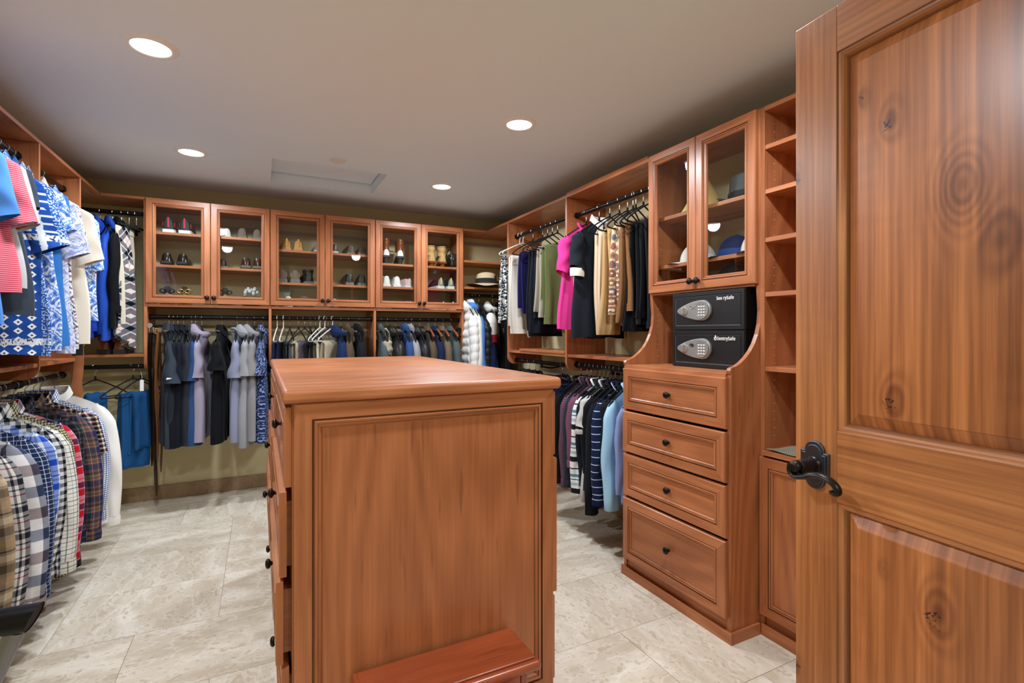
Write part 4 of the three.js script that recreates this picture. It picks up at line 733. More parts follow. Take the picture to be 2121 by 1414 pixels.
for (const [x, ry, hk, m, label, short, o] of [
  [0.60, 1.5, 'black', C.navy2, 'navy blue jacket with hood, first right of the khaki trousers', 'under the navy hooded jacket', { seed: 71 }],
  [0.662, 1.45, 'black', C.suedeBrown, 'dark grey-brown jacket in the middle bay', 'under the dark grey-brown jacket', { seed: 72, collar: 'stand' }],
  [0.745, 1.5, 'black', C.black2, 'black jacket, last in the middle bay', 'under the last black jacket of the middle bay', { seed: 73, collar: 'stand' }],
  [0.93, 1.5, 'black', C.greyGreen, 'dark grey coat, first in the third bay by the divider', 'under the first coat of the third bay', { seed: 74, collar: 'stand' }],
  [0.985, 1.35, 'black', C.stone, 'stone grey vest with wide armholes in the third bay', 'under the stone grey vest', { seed: 75, sl: 0.14, cw: 0.12, out: 0.0, collar: 'crew' }],
  [1.055, 1.5, 'black', C.leather, 'shiny black hooded leather jacket in the third bay', 'under the shiny black leather jacket', { seed: 76, T: 0.055 }],
  [1.145, 1.48, 'black', C.steel, 'steel blue denim jacket in the third bay', 'under the steel blue jacket', { seed: 77, collar: 'stand' }],
  [1.195, 1.5, 'black', C.grey2, 'grey jacket close behind the steel blue one', 'under the grey jacket by the steel blue one', { seed: 78, collar: 'stand', L: 0.7 }],
  [1.272, 1.5, 'black', C.puffBlack, 'black coat with rounded shoulders in the third bay', 'under the round-shouldered black coat', { seed: 79, T: 0.055, sw: 0.115 }],
  [1.35, 1.46, 'wood', C.suedeBrown, 'brown sports jacket on a wooden hanger, left of two', 'under the left brown sports jacket', { seed: 80, collar: 'shirt' }],
  [1.413, 1.5, 'wood', C.navy, 'navy blazer between the two brown sports jackets', 'under the navy blazer', { seed: 81, collar: 'shirt' }],
  [1.487, 1.46, 'wood', heather(0x6a5a48, 0.14), 'lighter brown tweed jacket on a wooden hanger, right of two', 'under the lighter brown tweed jacket', { seed: 82, collar: 'shirt' }],
  [1.561, 1.5, 'wood', C.greyGreen, 'dark green grey jacket, last on the third bay rod', 'under the dark green grey jacket', { seed: 83, collar: 'shirt' }],
]) {
  const p = [x, 1.38, -4.36];
  garment('jacket', label, 'jacket', p, ry, m, { ...COAT, ...o }, 'jackets along the back wall'); hanger(hk, p, ry, short);
}
// ---- back right corner: coats
for (const [x, ry, m, label, short, o] of [
  [1.722, 1.5, C.puffWhite, 'white quilted puffer coat, first in the right corner', 'under the white puffer coat', { seed: 91, quilt: 0.075, T: 0.05, sw: 0.12, L: 0.86 }],
  [1.768, 1.48, C.ivory, 'smooth ivory jacket between the white puffer and the sky blue one', 'under the smooth ivory jacket', { seed: 92, collar: 'stand', L: 0.84, sw: 0.095 }],
  [1.80, 1.45, C.sky, 'sky blue jacket showing its shoulder beside the black puffer', 'under the sky blue jacket', { seed: 93, L: 0.8, drop: 0.13, sw: 0.085 }],
  [1.842, 1.5, C.puffBlack, 'black quilted puffer coat in the right corner', 'under the black puffer coat', { seed: 94, quilt: 0.07, T: 0.05, sw: 0.12, L: 0.9, drop: 0.14 }],
  [2.10, 1.35, C.black, 'black coat at the far end of the corner rod behind the scarf', 'under the black corner coat', { seed: 96, L: 0.85 }],
]) {
  const p = [x, 1.612, -4.36];
  garment('coat', label, 'coat', p, ry, m, { ...COAT, sl: 0.66, ...o }, 'coats in the back right corner'); hanger('black', p, ry, short);
}
{
  const p = [1.985, 1.612, -4.36], t = garment('fleece_coat', 'fleece coat in white, red and navy blocks in the right corner', 'coat', p, 1.05, C.fleeceNavy, { ...COAT, seed: 95, L: 0.86, T: 0.05, sw: 0.115, sl: 0.62, collarM: C.fleeceWhite, collar: 'hood' });
  hanger('black', p, 1.05, 'under the white, red and navy fleece');
  // colour blocks sewn over the body and the upper sleeve
  const yoke = (a, b, k, m, n) => mesh(n, grid(60, 10, (q, v) => { const th = q * 2 * PI, cu = -Math.cos(th), si = Math.sin(th), u = Math.sign(cu) * Math.pow(Math.abs(cu), 0.82), y0 = -0.088 - 0.115 * Math.pow(Math.abs(u), 1.3) - 0.002, y1 = -b + 0.12 * Math.abs(u), ya = a ? -a + 0.12 * Math.abs(u) : y0, y = lerp(ya, y1, v); return [u * (0.222 + k), y, Math.sign(si) * (0.014 + k + 0.043 * sm(0.0, 0.3, (-0.088 - y) / 0.86)) * Math.pow(Math.abs(si), 0.6), q, v]; }, true), m, t);
  yoke(0, 0.44, 0.006, C.fleeceWhite, 'yoke'); yoke(0.43, 0.53, 0.008, C.cherryRed, 'stripe');
  for (const sd of [-1, 1]) { mesh('sleeve_top', grid(24, 10, (a, v) => { const th = a * 2 * PI, ramp = Math.sqrt(clamp(v / 0.4)), d = 0.064 * (0.15 + 0.85 * ramp); return [sd * (0.192 + 0.004 * v + Math.cos(th) * d * 1.3), -0.165 - v * 0.2, Math.sin(th) * 0.058 * (0.25 + 0.75 * ramp), a, v]; }, true), C.fleeceWhite, t); mesh('sleeve_stripe', grid(24, 4, (a, v) => { const th = a * 2 * PI; return [sd * (0.198 + Math.cos(th) * 0.084), -0.365 - v * 0.07, Math.sin(th) * 0.06, a, v]; }, true), C.cherryRed, t); }
}
// ---- high on the right wall, far bay
for (const [z, ry, hk, kind, m, label, short, o] of [
  [-3.77, 0.10, 'white', 'clipped', C.scarf, 'black and white printed scarf hanging at the far end of the upper right rod', 'holding the black and white scarf', { w: 0.03, w2: 0.05, L: 0.52, y: -0.183, x: -0.155, slant: 0.04, seed: 101 }],
  [-3.71, 0.12, 'white', 'drape', C.linen, 'pale linen trousers with a hanging drawstring on the upper right rod', 'holding the pale linen trousers', { w: 0.13, w2: 0.14, Lf: 0.62, Lb: 0.56, x: 0.0, seed: 102, cord: [-0.0, 0.5] }],
  [-3.54, 0.10, 'black', 'drape', C.purple, 'indigo purple trousers beside the linen ones', 'holding the indigo purple trousers', { w: 0.115, w2: 0.125, Lf: 0.46, Lb: 0.42, x: -0.01, seed: 103 }],
  [-3.385, 0.14, 'black', 'drape', C.black, 'long black trousers, left of two beside the indigo pair', 'holding the left long black trousers', { w: 0.11, w2: 0.14, Lf: 0.64, Lb: 0.6, x: -0.01, seed: 104 }],
  [-3.31, 0.12, 'black', 'drape', C.ink, 'black satin-like trousers, right of two before the grey-green ones', 'holding the right black trousers', { w: 0.12, w2: 0.14, Lf: 0.5, Lb: 0.62, x: -0.01, seed: 105 }],
  [-3.24, 0.12, 'black', 'drape', C.stone, 'stone grey cropped trousers with a buckled waist on the upper right rod', 'holding the stone grey trousers', { w: 0.12, w2: 0.14, Lf: 0.5, Lb: 0.46, x: -0.01, seed: 106, bands: [[1, 'waistband']] }],
  [-3.165, 0.10, 'black', 'drape', C.olive, 'olive green trousers close to the pink polo', 'holding the olive green trousers', { w: 0.12, w2: 0.13, Lf: 0.55, Lb: 0.5, x: -0.01, seed: 107, cordW: 1 }],
]) {
  const p = [1.97, 2.088, z], t = (kind === 'drape' ? drape : clipped)(short.includes('scarf') ? 'scarf' : 'trousers', label, short.includes('scarf') ? 'scarf' : 'trousers', p, ry, m, { th: 0.016, fold: 0.016, bands: [[1, 'hem']], ...o }, short.includes('scarf') ? undefined : 'trousers on the upper right rod'); hanger(hk, p, ry, short);
  if (o.cord) mesh('drawstring', merge([tube([[-0.0, -0.62, 0.05], [-0.005, -0.75, 0.06], [0.004, -0.83, 0.06]], 0.0045, 16, 6), tube([[0.03, -0.62, 0.05], [0.034, -0.75, 0.06], [0.028, -0.85, 0.06]], 0.0045, 16, 6), tube([[0.004, -0.83, 0.06], [0.014, -0.86, 0.06], [0.028, -0.85, 0.06]], 0.0065, 8, 6)]), C.ivory, t);
}
// ---- pink polo and black polo
{
  let p = [1.97, 2.08, -2.80], ry = 0.16, t = garment('polo_shirt', 'hot pink polo shirt with a white side panel on the upper right rod', 'shirt', p, ry, C.pink, { wall: 1, s: 0.21, sl: 0.25, sw: 0.08, cw: 0.08, out: 0.025, L: 0.70, collar: 'crew', fold: 0.013, T: 0.034, tee: 1, hem: 0.245, seed: 111, drop: 0.12 });
  hanger('black', p, ry, 'under the hot pink polo');
  mesh('side_panel', grid(8, 24, (u, v) => { const y = lerp(-0.36, -0.785, v), w = 0.10 * Math.pow(Math.sin(PI * clamp(0.12 + v * 0.88)), 0.8) * (1 - 0.55 * sm(0.5, 1, v)) + 0.012, c = lerp(-0.125, -0.06, v), x = c + (u - 0.5) * w; const uu = x / 0.2; return [x, y, 0.0415 + 0.004 * Math.cos(x * 12) + 0.013 * sm(0.12, 0.75, (-0.088 - y) / 0.7) * 0.2 * Math.sin(uu * 6), x, y]; }), C.white, t);
  p = [1.97, 2.08, -2.655]; ry = 0.2; t = garment('polo_shirt', 'black polo shirt with white collar, white sleeve bands and a white tick mark', 'shirt', p, ry, cloth(0x1f242c), { wall: 1, s: 0.215, sl: 0.24, sw: 0.075, cw: 0.078, out: 0.03, L: 0.76, fold: 0.012, T: 0.032, tee: 1, hem: 0.235, seed: 112, collarM: C.white, cuff: 0.05, cuffM: C.white, drop: 0.12 });
  hanger('black', p, ry, 'under the black polo with white collar');
  const sw = new THREE.Shape(); sw.moveTo(0.042, 0.022); sw.quadraticCurveTo(-0.006, 0.0, -0.022, -0.004); sw.quadraticCurveTo(-0.036, -0.004, -0.031, 0.016); sw.quadraticCurveTo(-0.046, -0.004, -0.034, -0.014); sw.quadraticCurveTo(-0.022, -0.02, 0.042, 0.022);
  mesh('tick_logo', new THREE.ExtrudeGeometry(sw, { depth: 0.0012, bevelEnabled: false, curveSegments: 16 }).scale(0.8, 0.8, 1).translate(-0.035, -0.285, 0.054), C.white, t);
  mesh('neck_label', rbox(0.07, 0.03, 0.001, 0.0004, 1).translate(0, -0.105, -0.028), cloth(0x3a1626), t);
}
// ---- high on the right wall, near bay: folded trousers
for (const [z, ry, m, label, short, o] of [
  [-2.545, 0.20, C.beige, 'pale pinkish beige jeans with a buttoned waistband on the upper right rod', 'holding the pinkish beige jeans', { w: 0.105, w2: 0.115, Lf: 0.56, Lb: 0.62, x: -0.01, seed: 121, button: 1 }],
  [-2.45, 0.22, C.tan, 'tan jeans between the beige jeans and the paisley trousers', 'holding the tan jeans', { w: 0.09, w2: 0.1, Lf: 0.44, Lb: 0.62, x: -0.04, seed: 122 }],
  [-2.375, 0.26, C.paisley, 'cream trousers with a blue and rust paisley print', 'holding the paisley trousers', { w: 0.09, w2: 0.11, Lf: 0.5, Lb: 0.5, x: -0.03, seed: 123, bandM: C.paisley }],
  [-2.30, 0.22, C.corduroy, 'brown corduroy trousers right of the paisley pair', 'holding the brown corduroy trousers', { w: 0.085, w2: 0.1, Lf: 0.48, Lb: 0.55, x: -0.03, seed: 124 }],
  [-2.235, 0.2, C.black, 'wide black trousers beside the glass cabinet on the right', 'holding the wide black trousers', { w: 0.12, w2: 0.14, Lf: 0.52, Lb: 0.6, x: 0.03, seed: 125 }],
  [-2.175, 0.16, C.black2, 'black trousers pressed against the glass cabinet side', 'pressed against the glass cabinet side', { w: 0.12, w2: 0.13, Lf: 0.58, Lb: 0.56, x: 0.05, seed: 126 }],
]) {
  const p = [1.97, 2.08, z], t = drape('trousers', label, 'trousers', p, ry, m, { th: 0.018, fold: 0.017, bands: [[1, 'waistband', o.bandM]], ...o }, 'trousers beside the glass cabinet'); hanger('black', p, ry, short);
  if (o.button) mesh('button', merge([0, 1].map((k) => cyl(0.009, 0.009, 0.006, 16).rotateX(PI / 2).translate(-0.12, -0.725 + k * 0.028, 0.052))), pewter, t);
}
// ---- low on the right wall
const KNIT = { wall: 1, s: 0.19, sl: 0.56, sw: 0.086, cw: 0.066, out: 0.022, bulge: 0.02, L: 0.64, fold: 0.013, T: 0.032, collar: 'crew', cuff: 0.05, hem: 0.22 };
for (const [z, ry, m, label, short, o] of [
  [-3.70, 0.12, C.black, 'black top at the far end of the lower right rod', 'at the far end of the lower right rod', { seed: 131 }],
  [-3.60, 0.12, C.charcoal, 'charcoal top second from the far end of the lower right rod', 'second from the far end of the lower right rod', { seed: 132 }],
  [-3.50, 0.12, C.black2, 'black sweater third from the far end of the lower right rod', 'third from the far end of the lower right rod', { seed: 133 }],
  [-3.10, 0.12, C.navy, 'dark navy sweater midway along the far lower right bay', 'midway along the far lower right bay', { seed: 134 }],
  [-2.86, 0.14, C.black, 'black cardigan just behind the ribbed mauve sweater', 'above the black cardigan behind the mauve sweater', { seed: 135, s: 0.21 }],
  [-2.79, 0.16, C.mauve, 'ribbed mauve sweater first past the island corner', 'under the ribbed mauve sweater', { seed: 136, L: 0.66, T: 0.04, sw: 0.1 }],
  [-2.745, 0.14, C.charcoal, 'dark grey knitted sweater between the two mauve ones', 'under the dark grey knitted sweater', { seed: 137, L: 0.62, out: 0.02 }],
  [-2.70, 0.14, cloth(0x74495e), 'plain mauve sweater with a long gathered sleeve', 'under the plain mauve sweater', { seed: 138, L: 0.5, sl: 0.42, out: 0.03 }],
  [-2.65, 0.14, C.stripeTee, 'white, black and teal broad-striped sweater low on the right', 'under the broad-striped sweater', { seed: 139, L: 0.7, sl: 0.62, cuff: 0 }],
  [-2.605, 0.12, C.ink, 'dark jersey squeezed between the striped and the light grey tops', 'under the dark jersey by the striped sweater', { seed: 140, sl: 0.5, out: 0.0 }],
  [-2.565, 0.14, C.greyTee, 'light grey marled top with a rolled sleeve', 'under the light grey marled top', { seed: 141, L: 0.72, sl: 0.2, cw: 0.085, out: 0.05, cuff: 0.03 }],
  [-2.53, 0.12, C.black, 'black top behind the long midnight blue one', 'under the black top by the midnight blue one', { seed: 142, sl: 0.42, out: 0.02 }],
  [-2.49, 0.16, C.ink, 'midnight blue long-sleeved top, its sleeve hanging lowest', 'under the midnight blue top', { seed: 143, L: 0.74, sl: 0.7, sw: 0.095, cw: 0.08, cuff: 0, out: 0.03 }],
  [-2.435, 0.14, C.navyStripe, 'navy sweater with thin white stripes low on the right', 'under the navy striped sweater', { seed: 144, sl: 0.58, out: 0.03 }],
  [-2.395, 0.18, C.black2, 'black top between the navy striped and pale blue ones', 'under the black top by the pale blue one', { seed: 145, sl: 0.3, out: -0.02, L: 0.5 }],
  [-2.345, 0.2, C.lightBlue, 'pale blue long-sleeved top beside the drawers', 'under the pale blue top', { seed: 146, L: 0.68, sl: 0.62, sw: 0.1, cw: 0.078, out: 0.03, cuff: 0 }],
  [-2.225, 0.2, C.periwinkle, 'periwinkle blue long-sleeved top against the drawer chest', 'under the periwinkle top', { seed: 147, L: 0.62, sl: 0.5, sw: 0.11, cw: 0.1, out: 0.02, cuff: 0 }],
]) {
  const p = [1.97, z < -2.93 ? 1.032 : 1.045, z];
  garment('sweater', label, 'sweater', p, ry, m, { ...KNIT, ...o }, 'sweaters on the lower right rods'); hanger('black', p, ry, short);
}
hanger('black', [1.97, 2.08, -2.325], 0.5, 'turned askew over the brown corduroys');

// ================================================================ SHOES
const M = {
  sole: mat(0x2a2724, { roughness: 0.7 }), soleGrey: mat(0x6f6b66, { roughness: 0.8 }), soleWhite: mat(0xdfdcd6, { roughness: 0.6 }), soleTan: mat(0xb08a5e, { roughness: 0.7 }), dark: mat(0x131211, { roughness: 0.8 }),
  patent: mat(0x16130f, { roughness: 0.18, clearcoat: 0.6 }), brownShine: mat(0x3a1a10, { roughness: 0.2, clearcoat: 0.6 }), brown: mat(0x55402f, { roughness: 0.55 }), taupe: mat(0x6e5f52, { roughness: 0.8 }), suedeTan: mat(0xc8954f, { roughness: 0.9 }),
  canvas: mat(0x8c8a86, { roughness: 0.9 }), red: mat(0xb01f2c, { roughness: 0.6 }), sneakerBlack: mat(0x1f2024, { roughness: 0.7 }), whiteLeather: mat(0xe8e6e1, { roughness: 0.5 }), boot: mat(0x1d1b19, { roughness: 0.38 }), mauve: mat(0x6d5450, { roughness: 0.85 }),
  mint: mat(0xb9c8bd, { roughness: 0.8 }), teal: mat(0x5d7f86, { roughness: 0.6 }), bootTan: mat(0xc29a62, { roughness: 0.8 }), bootBrown: mat(0x7a3d18, { roughness: 0.35, clearcoat: 0.3 }), plum: mat(0x5c1c2c, { roughness: 0.6 }), blush: mat(0xcfb5b2, { roughness: 0.7 }), gold: mat(0xc7a05a, { metalness: 0.8, roughness: 0.3 }), yellow: mat(0xe2cf63, { roughness: 0.6 }),
};
// a shoe lying along z, toe towards -z, heel at z = 0 facing +z
function shoe(name, label, category, pos, ry, o = {}, group) {
  const t = thing(name, label, category, pos, ry, group);
  const q = { L: 0.28, W: 0.043, H: 0.072, toe: 0.034, sole: 0.018, heel: 0, upper: M.brown, soleM: M.sole, open: 0.5, point: 0, ...o };
  const wid = (s) => q.W * (s < 0.12 ? 0.62 + 0.2 * Math.sqrt(s / 0.12) : s < 0.4 ? lerp(0.82, 0.8, (s - 0.12) / 0.28) : s < 0.72 ? lerp(0.8, 1, sm(0.4, 0.72, s)) : lerp(1, q.point ? 0.3 : 0.5, Math.pow((s - 0.72) / 0.28, q.point ? 1.1 : 2.2)));
  const lift = q.sole + q.heel * 0, base = (s) => q.sole + q.heel * sm(0.55, 0.15, s);
  const ht = (s) => s < 0.1 ? q.H * (0.86 + 0.14 * s / 0.1) : s < q.open ? lerp(q.H, q.H * 0.84, sm(0.1, q.open, s)) : lerp(q.H * 0.84, q.toe, sm(q.open, 0.86, s)) * (s > 0.9 ? 1 - 0.5 * Math.pow((s - 0.9) / 0.1, 2) : 1);
  mesh('upper', grid(26, 26, (a, v) => {
    const s = v, th = a * PI, w = wid(s) * (0.99), h = ht(s), b = base(s), z0 = -(0.006 + s * (q.L - 0.012));
    let x = -Math.cos(th), y = Math.sin(th); x = Math.sign(x) * Math.pow(Math.abs(x), 0.72) * w; y = Math.pow(y, 0.55) * h;
    const inO = sm(q.open, q.open - 0.1, s) * sm(0.01, 0.06, s); const lim = w * 0.74; if (Math.abs(x) < lim && inO > 0) y -= inO * h * 0.55 * Math.sqrt(1 - (x / lim) ** 2);
    const nar = 1 - 0.22 * (y / h) * (s < 0.5 ? 1 : 0.4), back = s < 0.08 ? (1 - s / 0.08) : 0;
    return [x * nar, b + y, z0 - back * 0.006 * (y / h), a * 0.12, s * q.L];
  }), q.upper, t);
  // heel counter closing the back
  const w0 = wid(0), pts = []; const cap = grid(16, 8, (a, v) => { const th = a * PI; let x = -Math.cos(th), y = Math.sin(th); x = Math.sign(x) * Math.pow(Math.abs(x), 0.72) * w0; y = Math.pow(y, 0.55) * ht(0); return [x * v * (1 - 0.22 * y / ht(0)), base(0) + y * v, -0.006 + 0.007 * (1 - v * v), a * 0.1, v * 0.06]; });
  mesh('heel_counter', cap, q.counter || q.upper, t);
  const out = []; for (let i = 0; i <= 16; i++) { const s = i / 16; out.push([wid(s) + 0.003, -s * q.L]); } for (let i = 16; i >= 0; i--) { const s = i / 16; out.push([-wid(s) - 0.003, -s * q.L]); }
  const sg = new THREE.ExtrudeGeometry(new THREE.Shape(out.map((p) => new THREE.Vector2(p[0], -p[1]))), { depth: q.sole - 0.004, bevelEnabled: true, bevelSize: 0.002, bevelThickness: 0.002, bevelSegments: 2 }).rotateX(-PI / 2).translate(0, 0.002, 0);
  const sp = sg.attributes.position; for (let i = 0; i < sp.count; i++) { const s = clamp(-sp.getZ(i) / q.L); sp.setY(i, sp.getY(i) + q.heel * sm(0.55, 0.15, s) * 1); } sg.computeVertexNormals();
  mesh('sole', sg, q.soleM, t);
  if (q.heel) mesh('heel', cyl(0.028, 0.022, q.heel + 0.006, 16).scale(1, 1, 1.1).translate(0, (q.heel + 0.006) / 2, -0.034), q.heelM || q.soleM, t);
  if (q.shaft) { const H = q.shaft, b = base(0) + q.H * 0.72; mesh('shaft', grid(28, 14, (a, v) => { const th = a * 2 * PI, k = 1 + 0.12 * v + 0.05 * Math.sin(v * 9 + Math.cos(th) * 2) * (q.slouch || 0.4), y = b + v * H; return [Math.sin(th) * q.W * 0.86 * k, y + 0.012 * v * Math.cos(th) * (q.dip || 0), -0.062 + Math.cos(th) * 0.056 * k - v * 0.004, a * 0.25, v * H]; }, true), q.shaftM || q.upper, t); mesh('cuff', new THREE.TorusGeometry(1, 0.05, 6, 28).rotateX(PI / 2).scale(q.W * 0.86 * 1.12, 0.1, 0.056 * 1.12).translate(0, b + H, -0.066), q.shaftM || q.upper, t); }
  if (q.laces) { const g = []; for (let i = 0; i < 4; i++) { const s = q.open + 0.02 + i * 0.06, w = wid(s) * 0.42, y = base(s) + ht(s) + 0.001; g.push(tube([[-w, y - 0.004, -s * q.L], [0, y + 0.003, -(s + 0.012) * q.L], [w, y - 0.004, -(s + 0.025) * q.L]], 0.002, 8, 5)); } mesh('laces', g, q.lacesM || M.dark, t); }
  if (q.tab) mesh('pull_tab', merge([rbox(0.012, q.H * 0.8, 0.004, 0.001).translate(0, base(0) + q.H * 0.55, 0.003)]), q.tab, t);
  if (q.stripe) mesh('side_patch', merge([-1, 1].map((k) => rbox(0.004, q.H * 0.4, 0.07, 0.002).translate(k * (wid(0.2) * 0.9), base(0.2) + q.H * 0.42, -0.06))), q.stripe, t);
  return t;
}
const SPREAD = 0.094;
function pair(x, y, kind, name, label, o, z = -4.375, group, half = SPREAD / 2, ry = 0) {
  for (const [s, w] of [[-1, 'left'], [1, 'right']]) if (!(o.only && o.only !== s)) shoe(name, label(o.only ? '' : s < 0 ? 'the left' : 'the right'), 'shoe', [x + s * half, y + 0.0005, z], ry - s * 0.05, { ...o, seed: 1 }, group);
}
const Y = [[1.985, 1.752], [1.918, 1.66], [1.859, 1.661]], Y0 = 1.4695;
// first cabinet
pair(-0.541, Y[0][0], 's', 'sneaker', (s) => 'black sneaker with red heel tab and pale sole, ' + s + ' one of the pair', { upper: M.sneakerBlack, soleM: M.soleWhite, H: 0.09, sole: 0.026, stripe: M.red, laces: 1, L: 0.26, W: 0.048, tab: M.red }, -4.335, undefined, 0.049);
pair(-0.557, Y[0][1], 's', 'dress_shoe', (s) => 'shiny black dress shoe, ' + s + ' of the pair in the leftmost glass cabinet', { upper: M.patent, H: 0.07, heel: 0.012 }, -4.345);
pair(-0.07, Y[0][0], 's', 'casual_shoe', (s) => 'taupe suede shoe, ' + s + ' of the pair above the shiny brown dress shoes', { upper: M.taupe, soleM: M.soleGrey, H: 0.072, laces: 1 }, -4.35, undefined, 0.05);
pair(-0.055, Y[0][1], 's', 'dress_shoe', (s) => 'shiny brown dress shoe, ' + s + ' of the pair below the taupe suede shoes', { upper: M.brownShine, soleM: M.soleGrey, heel: 0.01 }, -4.35, undefined, 0.04);
pair(-0.245, Y[0][1], 's', 'loafer', () => 'dark grey pointed loafer lying alone beside the shiny brown dress shoes', { upper: M.boot, soleM: M.soleGrey, only: -1, point: 1, H: 0.06 }, -4.36, undefined, 0.0, 0.5);
pair(-0.225, Y[0][0], 's', 'sneaker', () => 'red and white sneaker standing alone left of the taupe suede shoes', { upper: M.red, counter: M.whiteLeather, soleM: M.soleWhite, only: -1, H: 0.07 }, -4.40, undefined, 0.0, 0.15);
// second cabinet
pair(0.232, Y[1][0], 's', 'casual_shoe', (s) => 'tan nubuck shoe, ' + s + ' of the pair on the top shelf of the middle cabinet', { upper: M.suedeTan, soleM: M.soleTan, H: 0.078, L: 0.29, tab: M.suedeTan }, -4.34, undefined, 0.043);
pair(0.205, Y[1][1], 's', 'casual_shoe', (s) => 'brown canvas shoe with pink trim line, ' + s + ' one below the tan shoes', { upper: M.taupe, soleM: M.soleGrey, H: 0.085, sole: 0.03, stripe: M.blush }, -4.335, undefined, 0.046);
pair(0.36, Y[1][1], 's', 'ankle_boot', () => 'black laced ankle boot with a pull loop standing next to brown canvas shoes', { upper: M.boot, soleM: M.soleGrey, only: -1, H: 0.085, shaft: 0.03, laces: 1, lacesM: M.suedeTan }, -4.34, undefined, 0.0, 0.12);
pair(0.435, Y[1][0], 's', 'sneaker', () => 'grey sneaker with white sole just left of the middle cabinet centre stile', { upper: M.canvas, soleM: M.soleWhite, only: -1, H: 0.07 }, -4.34, undefined, 0.0);
pair(0.545, Y[1][0], 's', 'sneaker', () => 'dark grey sneaker with white sole left of the brown leather shoes', { upper: M.boot, soleM: M.soleWhite, only: -1, H: 0.066 }, -4.34, undefined, 0.0);
pair(0.725, Y[1][0], 's', 'leather_shoe', (s) => 'brown leather shoe, ' + s + ' one on the middle cabinet top right shelf', { upper: M.brown, soleM: M.soleGrey, laces: 1, H: 0.066 }, -4.345, undefined, 0.045);
pair(0.72, Y[1][1], 's', 'ankle_boot', (s) => 'black laced boot with grey sole, ' + s + ' of the pair under the brown leather shoes', { upper: M.boot, soleM: M.soleGrey, laces: 1, lacesM: M.soleTan, H: 0.086, sole: 0.024 }, -4.345, undefined, 0.05);
pair(0.20, Y0, 's', 'slipper', () => 'pale mint slipper on the bottom shelf of the middle cabinet', { upper: M.whiteLeather, soleM: M.mint, H: 0.08, only: -1 }, -4.36, undefined, 0.0);
pair(0.325, Y0, 's', 'slipper', () => 'brownish mauve slipper on the bottom shelf beside the pale mint one', { upper: M.mauve, soleM: M.mauve, H: 0.085, W: 0.055, only: -1 }, -4.36, undefined, 0.0);
pair(0.72, Y0, 's', 'slip_on', (s) => 'dark teal slip-on shoe, ' + s + ' of the pair low in the middle cabinet', { upper: M.teal, soleM: M.sole, H: 0.05 }, -4.36, undefined, 0.046);
// third cabinet
pair(1.035, Y[2][0], 's', 'cowboy_boot', (s) => 'brown boot with white heel counter and dark stacked heel, ' + s + ' one', { upper: M.whiteLeather, soleM: M.sole, heel: 0.055, heelM: M.sole, H: 0.06, shaft: 0.085, shaftM: M.bootBrown, point: 1, dip: 1.5, W: 0.04 }, -4.34, undefined, 0.06);
pair(1.02, Y[2][1], 's', 'sneaker', (s) => 'plain white sneaker, ' + s + ' of the pair under the brown and white boots', { upper: M.whiteLeather, soleM: M.soleWhite, H: 0.085, W: 0.044, sole: 0.02 }, -4.335, undefined, 0.044);
pair(1.185, Y[2][1], 's', 'flat_shoe', () => 'pale blush shoe standing beside the plain white sneakers', { upper: M.blush, soleM: M.soleWhite, only: -1, H: 0.075, toe: 0.03 }, -4.36, undefined, 0.0, 0.35);
pair(1.433, Y[2][0], 's', 'ankle_boot', (s) => 'tan slouchy ankle boot with brown heel, ' + s + ' one of the pair', { upper: M.bootTan, soleM: M.bootBrown, heel: 0.03, heelM: M.bootBrown, H: 0.07, shaft: 0.085, slouch: 1.2 }, -4.335, undefined, 0.05);
pair(1.51, Y[2][1], 's', 'running_shoe', (s) => 'black and grey running shoe with yellow pull tab, ' + s + ' one of the pair', { upper: M.sneakerBlack, counter: M.canvas, soleM: M.soleWhite, sole: 0.026, H: 0.078, tab: M.yellow, laces: 1 }, -4.335, undefined, 0.048);
pair(1.535, Y0, 's', 'sneaker', (s) => 'dark sneaker with white markings, ' + s + ' one on the bottom shelf of the third cabinet', { upper: M.sneakerBlack, soleM: M.soleWhite, stripe: M.whiteLeather, H: 0.062, counter: M.boot, tab: M.whiteLeather }, -4.35, undefined, 0.047);
pair(1.425, Y0, 's', 'sneaker', () => 'plum and white sneaker beside the dark sneakers with white markings', { upper: M.plum, counter: M.whiteLeather, soleM: M.soleWhite, only: -1, H: 0.062 }, -4.37, undefined, 0.0);
pair(1.20, Y0, 's', 'slip_on', () => 'grey slip-on shoe at the bottom centre of the third cabinet', { upper: M.canvas, soleM: M.sole, only: -1, H: 0.07 }, -4.36, undefined, 0.0, 0.3);
pair(1.05, Y0, 's', 'sandal', () => 'flat black sandal lying at the bottom left of the third cabinet', { upper: M.boot, soleM: M.sole, only: -1, H: 0.028, toe: 0.02 }, -4.38, undefined, 0.0, -0.9);
// black handbag beside the tan boots
{
  const t = thing('handbag', 'black leather handbag with silver hardware beside the tan ankle boots', 'handbag', [1.585, Y[2][0], -4.40]);
  mesh('body', rbox(0.085, 0.12, 0.2, 0.02, 4).translate(0, 0.0605, 0), mat(0x1a1817, { roughness: 0.35 }), t);
  mesh('flap', rbox(0.092, 0.06, 0.205, 0.02, 4).translate(0, 0.095, 0), mat(0x201e1c, { roughness: 0.4 }), t);
  mesh('strap', tube([[-0.02, 0.11, 0.1], [-0.02, 0.16, 0.06], [-0.02, 0.17, 0], [-0.02, 0.16, -0.06], [-0.02, 0.11, -0.1]], 0.005, 24, 7), M.boot, t);
  mesh('ring', new THREE.TorusGeometry(0.012, 0.003, 8, 20).translate(-0.03, 0.075, 0.105), chrome, t);
}
